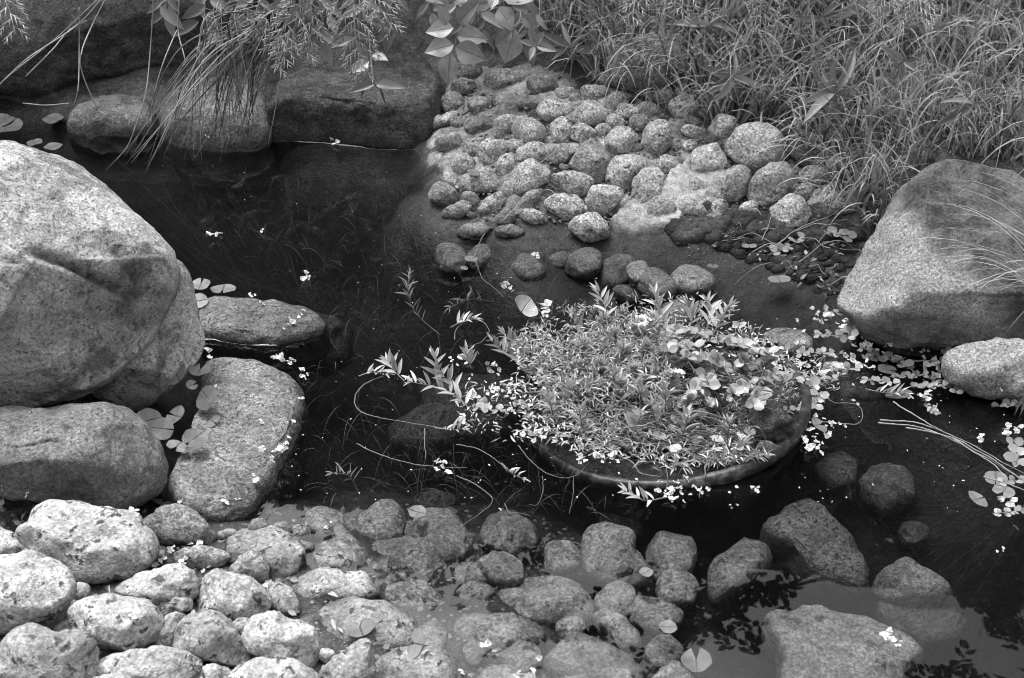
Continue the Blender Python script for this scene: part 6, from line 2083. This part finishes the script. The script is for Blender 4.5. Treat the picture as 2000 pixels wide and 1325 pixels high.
soil_h = lambda a, b: surf(a, b, 0.006)
BL = [
    ('white blossom alone on the dark water right of the huge boulder', 421, 462, 22, 0), ('tiny petal in the dark water right of the lone blossom', 512, 455, 12, 0),
    ('double blossom on the open water above the ledge stone', 595, 546, 26, 0), ('petal on top of the ledge stone, left one', 495, 579, 14, 0), ('petal on top of the ledge stone, right one', 513, 595, 12, 0),
    ('blossom at the right end of the ledge stone', 573, 632, 24, 0), ('small petal just above the ledge end blossom', 590, 612, 14, 0), ('pale petal below the ledge end blossom', 560, 640, 12, 0),
    ('blossom between the wedged boulder and the flat stone', 405, 695, 22, 0), ('petals at the upper edge of the flat stone', 545, 704, 26, 0), ('old petal right of the upper edge petals', 567, 714, 18, 1),
    ('petal off the right corner of the flat stone', 590, 722, 16, 0), ('petals below the right corner of the flat stone', 597, 738, 18, 0), ('petal cluster at the right side of the flat stone', 587, 782, 14, 0),
    ('petal left of the flat stone lily leaves', 422, 758, 12, 0), ('round white bud on the flat stone', 492, 776, 10, 0), ('petal on the flank of the flat stone', 510, 826, 12, 0), ('petals just above the two large blossoms', 568, 825, 16, 0),
    ('petal above the stick on the flat stone', 503, 937, 18, 0), ('petal at the bottom of the flat stone', 440, 986, 18, 0), ('petal at the end of the driftwood stick', 466, 977, 12, 0), ('petal between low dark boulder and cobbles', 352, 984, 16, 0), ('petal at the right foot of the low dark boulder', 267, 1002, 18, 0),
    ('small white flower afloat behind the curled leaf', 1047, 508, 20, 0), ('blossoms right of the curled ribbed leaf', 1068, 604, 32, 0), ('petal under the curled ribbed leaf', 1062, 618, 14, 0), ('pale buds left above the curled ribbed leaf', 992, 566, 24, 1),
    ('blossom tip on the long left shoot', 800, 747, 20, 0), ('petals by the low shoot above the long left shoot', 912, 702, 26, 0), ('petal left of the low shoot petals', 882, 707, 12, 0),
    ('petal in the middle of the water left of the pot', 998, 754, 18, 0), ('petal just left of the pot weed', 970, 768, 18, 0), ('petals around the little snail shell', 928, 776, 26, 0), ('old petals above the long pale stem end', 904, 825, 28, 0),
    ('blossom on the bare floating twig', 868, 915, 30, 0), ('old blossom below the petal left of the pot', 1022, 795, 30, 1), ('old petal right of the old blossom left of the pot', 1035, 812, 18, 1), ('pale tuft on the left thick shoots', 965, 720, 28, 1),
    ('bud at the left end of the front rim', 1132, 897, 22, 0), ('second bud at the left end of the front rim', 1170, 898, 18, 0), ('petals on the left end of the front rim', 1193, 895, 20, 0),
    ('petals on the waterline under the front rim', 1330, 949, 28, 0), ('petals right of the waterline petals under the rim', 1358, 952, 22, 0), ('small petal at the hanging stem of the rim', 1385, 955, 14, 0), ('tiny lone petal right of the hanging stems', 1476, 961, 14, 0),
    ('blossom above the back right shoots of the pot', 1440, 638, 24, 0), ('blossom right of the back right shoots', 1460, 643, 14, 0), ('blossoms at the right of the moneywort patch', 1468, 676, 24, 0), ('petal beside the moneywort patch blossoms', 1491, 672, 16, 0),
    ('petals on the low speckled stone', 1558, 672, 18, 0), ('petal below the tiny green pad', 1513, 690, 22, 0), ('petal on top of the low speckled stone', 1569, 650, 12, 0), ('blossoms where the bent stalk meets the water', 1525, 715, 36, 0), ('blossoms right of the bent stalk top', 1566, 718, 22, 0),
    ('blossom above the right loop of stem', 1602, 730, 30, 0), ('blossoms right of the pot above the rim', 1583, 750, 28, 0), ('old petals just outside the right rim', 1575, 778, 22, 1), ('petals on the top of the right loop of stem', 1670, 790, 12, 0),
    ('petals on the lower part of the right loop of stem', 1628, 832, 16, 0), ('petal right beside the lower loop petals', 1643, 834, 14, 0),
    ('blossoms at the left of the boulder foot', 1592, 611, 16, 0), ('petal below the boulder foot blossoms', 1596, 622, 16, 0), ('blossoms below the moneywort trail of the boulder', 1690, 680, 26, 0), ('petals under the boulder right of its trail', 1745, 677, 18, 0),
    ('petals on the drowned oval leaf', 1724, 697, 20, 0), ('old blossoms right of the drowned oval leaf', 1758, 710, 30, 1), ('petal beside the pale straight blade', 1803, 690, 18, 0),
    ('blossoms at the left foot of the low pale rock', 1826, 742, 32, 1), ('blossoms below the left foot of the low pale rock', 1812, 772, 34, 0), ('old petal lowest below the low pale rock', 1824, 804, 26, 1), ('petal on the floating blades', 1915, 862, 18, 0),
    ('blossom cluster under the small front grass tuft', 1948, 757, 20, 1), ('petal at the right edge above the floating blades', 1970, 848, 26, 0), ('blossoms at the right edge beside the moneywort', 1990, 842, 30, 0), ('petals at the right edge below the blades', 1982, 905, 30, 0), ('old petals at the right edge by the drowned leaves', 1968, 985, 30, 1),
    ('blossom at the waterline of the flat dark slab', 651, 281, 20, 0), ('pale speck under the sedge clump', 405, 270, 12, 0), ('single petal on the dark water at the lower right', 1950, 1077, 14, 0), ('small petals on the broad pale slab', 1728, 1243, 28, 0), ('petal beside the broad slab petals', 1752, 1258, 16, 0),
    ('faint petal on the water above the mirrored leaves', 1432, 990, 12, 1), ('petal on the cobbles near the water bend', 860, 330, 14, 0), ('petal floating in front of the egg shaped stone', 905, 1312, 18, 0)]
for lab, a, b, w, old in BL:
    on_pot = 1050 < a < 1200 and 880 < b
    blossom(lab, a, b, w, old=bool(old))
for lab, a, b, w, n, el, ro, pl in [
        ('largest white blossom at the right side of the flat stone', 530, 893, 44, 7, 1.0, 0, None), ('tall white blossom above the largest one by the flat stone', 555, 870, 38, 6, .7, 1.4, None),
        ('bright blossom left of the front pot weed, left one', 1021, 850, 28, 6, 1, 0, None), ('bright blossom left of the front pot weed, right one', 1058, 853, 28, 6, 1, 0, None),
        ('white blossom hanging under the front rim shoot', 1310, 970, 34, 7, 1, 0, None), ('long drift of blossoms along the right outside of the rim', 1583, 868, 50, 12, 1.2, 1.1, None),
        ('largest blossom drift right of the moneywort', 1660, 706, 60, 14, 1.3, 0.1, None), ('blossom drift trailing left of the boulder foot trail', 1632, 632, 52, 12, 1.3, -0.7, None),
        ('upright blossom cluster at the foot of the speckled boulder', 1816, 655, 34, 8, .8, 0.8, lambda a, b: hz(a, b, .03)), ('bright blossom at the left of the low pale rock', 1820, 718, 40, 9, 1, 0, None),
        ('blossom tuft on top of the feathery heads', 1256, 630, 34, 9, .8, 1.2, lambda a, b: hp(a, b, .09)), ('blossom in the middle of the moneywort patch', 1323, 728, 30, 7, 1, 0, lambda a, b: hp(a, b, .07)),
        ('blossom near the pennywort on the front of the pot', 1443, 852, 18, 5, 1, 0, lambda a, b: hp(a, b, .03)), ('curled white petal floating among front cobbles', 948, 1268, 30, 4, 1, .5, None),
        ('torn white petals on the front cobble edge', 1028, 1306, 44, 6, 1.6, 0, None), ('blossom on the front left cobbles, left one', 312, 1099, 26, 5, 1, 0, soil_h), ('tall petal standing on the front left cobbles', 340, 1080, 18, 3, .7, 1, soil_h),
        ('blossom on the front left cobbles, right one', 362, 1097, 22, 4, 1, 0, soil_h), ('petals behind the blocky front cobble', 405, 1113, 20, 4, 1, 0, soil_h), ('small petals on the wet stone behind the front cobbles', 393, 1062, 18, 4, 1, 0, soil_h),
        ('petals in the gap right of the blocky front cobble', 527, 1142, 22, 4, 1, 0, soil_h), ('petals beside the flat wet front cobble', 555, 1163, 22, 4, 1, 0, soil_h), ('white petal beside the leafy bit at the left edge', 52, 967, 20, 3, 1, 0, soil_h),
        ('white petals on the sandy joint of the front cobbles', 640, 1030, 14, 3, 1, 0, None)]:
    blossom(lab, a, b, w, n, plane=pl, elong=el, rot=ro, split=w >= 26)

# crumbly pale leafy bit at the left edge
c = ht(5, 1000) + UP * 0.08
n = 160
P = c + rng.normal(size=(n, 3)) * [0.018, 0.02, 0.025]
o = mass('leaf_litter', [scatter_leaves(OVAL, P, rand_dirs(n, .3), rng.uniform(.008, .015, n), rng.uniform(.006, .012, n), rand_dirs(n, .6), rng.random(n))], M_PETAL_OLD)
props(o, 'crumpled pale leaf litter at the left edge beside the front cobbles', kind='stuff')
# dead leaf scraps and twigs in the joints of both cobble beds and on the soil
parts = []
PP = px_in([(860, 180), (1250, 200), (1640, 380), (1640, 480), (1250, 440), (900, 420)], 150) + px_in([(0, 985), (450, 1050), (700, 1190), (820, 1320), (0, 1320)], 170) + px_in([(1330, 430), (1640, 440), (1640, 590), (1400, 500)], 110)
P = np.array([ht(a, b) + UP * 0.012 for a, b in PP]); n = len(P)
parts.append(scatter_leaves(SMALL, P, rng.normal(size=(n, 3)) * [1, 1, .25], rng.uniform(.006, .026, n), rng.uniform(.004, .011, n), rng.normal(size=(n, 3)) * .4 + UP, rng.random(n)))
props(mass('leaf_scraps', parts, M_SCRAP), 'dead leaf scraps caught in the joints of the cobbles', kind='stuff')
mb = MB()
for k in range(60):
    a, b = px_in([(1330, 425), (1640, 440), (1650, 600), (1560, 540), (1400, 490)], 1)[0] if k % 2 else px_in([(900, 200), (1250, 220), (1600, 400), (1000, 430)], 1)[0]
    an, L = random.uniform(-.6, .6) + (3.14 if random.random() < .5 else 0), random.uniform(25, 90)
    p = [ht(a + math.cos(an) * L * t, b + math.sin(an) * L * t) + UP * (0.012 + 0.03 * math.sin(3.14 * t) * random.random()) for t in (0, .35, .7, 1)]
    mb.tube(spline(p, 12), (0.0012, 0.0006), 4, random.random())
props(link('dead_twigs', mb.mesh('dead_twigs'), M_STRAW), 'fine dead twigs and roots on the soil and cobble bank', kind='stuff')
# snail shell cup left of the pot
mb = MB()
c = hz(942, 785, 0.008)
ax_ = np.array([0.55, -0.5, 0.55])
mb.tube([c - ax_ * .012, c - ax_ * .006, c + ax_ * 0.0, c + ax_ * .009, c + ax_ * .010], [0.004, .0062, .0075, .0088, .0078], 14, .5)
props(link('snail_shell', mb.mesh('snail_shell'), M_PENNY), 'little pale shell floating left of the pot', 'shell')

# specks of petals and drowned weed in the water
parts = []
n = 200
zones = [([(560, 560), (1000, 560), (1250, 850), (1250, 1000), (560, 1000)], 0.35), ([(1450, 600), (2000, 700), (2000, 1000), (1560, 1000)], 0.4), ([(250, 300), (900, 330), (1300, 560), (700, 560)], .25)]
PP = []
for poly, f in zones:
    PP += px_in(poly, int(n * f))
P = np.array([hz(a, b, 0.003) for a, b in PP]); n = len(P)
parts.append(scatter_leaves(OVAL, P, rng.normal(size=(n, 3)) * [1, 1, .02], rng.uniform(.0015, .006, n), rng.uniform(.001, .003, n), np.tile(UP, (n, 1)), rng.random(n)))
props(mass('floating_specks', parts, M_PETAL_OLD), 'tiny specks and petal scraps floating on the water', kind='stuff')
mb = MB()
q = random.Random(8)
for poly, m in (([(1490, 640), (1680, 600), (1760, 680), (1850, 700), (1840, 800), (1700, 760), (1560, 760), (1480, 690)], 50), ([(880, 690), (1010, 740), (1080, 860), (960, 850)], 30),
                ([(1180, 885), (1300, 940), (1480, 950), (1500, 965), (1290, 985)], 22), ([(1560, 780), (1640, 820), (1590, 890)], 16), ([(1250, 620), (1500, 640), (1540, 740), (1300, 740)], 34)):
    for a, b in px_in(poly, m):
        c = hp(a, b, 0.05) if (b < 745 and 1240 < a < 1510) else hz(a, b, 0.005)
        petal_geo(mb, c, q.uniform(.005, .012), (q.gauss(0, .6), q.gauss(-.2, .6), 1), q, q.random())
props(link('petal_scraps', mb.mesh('petal_scraps', False), M_PETAL), 'scattered single white petals around the pot and along the drift', kind='stuff')
n = 1500
PP = px_in([(560, 560), (760, 600), (1000, 720), (1250, 930), (1180, 1020), (900, 1000), (620, 980), (560, 850)], n // 2) + px_in([(300, 330), (820, 320), (1100, 600), (900, 640), (560, 560)], n - n // 2)
P = np.array([hz(a, b, -random.uniform(0.05, 0.2)) for a, b in PP])
S = blades(P, rng.uniform(.03, .12, n), rng.uniform(.0008, .002, n), rng.normal(size=(n, 3)) * [1, 1, 0], rng.uniform(.9, 1.7, n), 88)
V = S[0]; V[:, 2] = np.minimum(V[:, 2], -0.004)
props(mass('drowned_weed', [(V,) + S[1:]], M_WEED), 'wispy drowned weed under the dark water', kind='stuff')
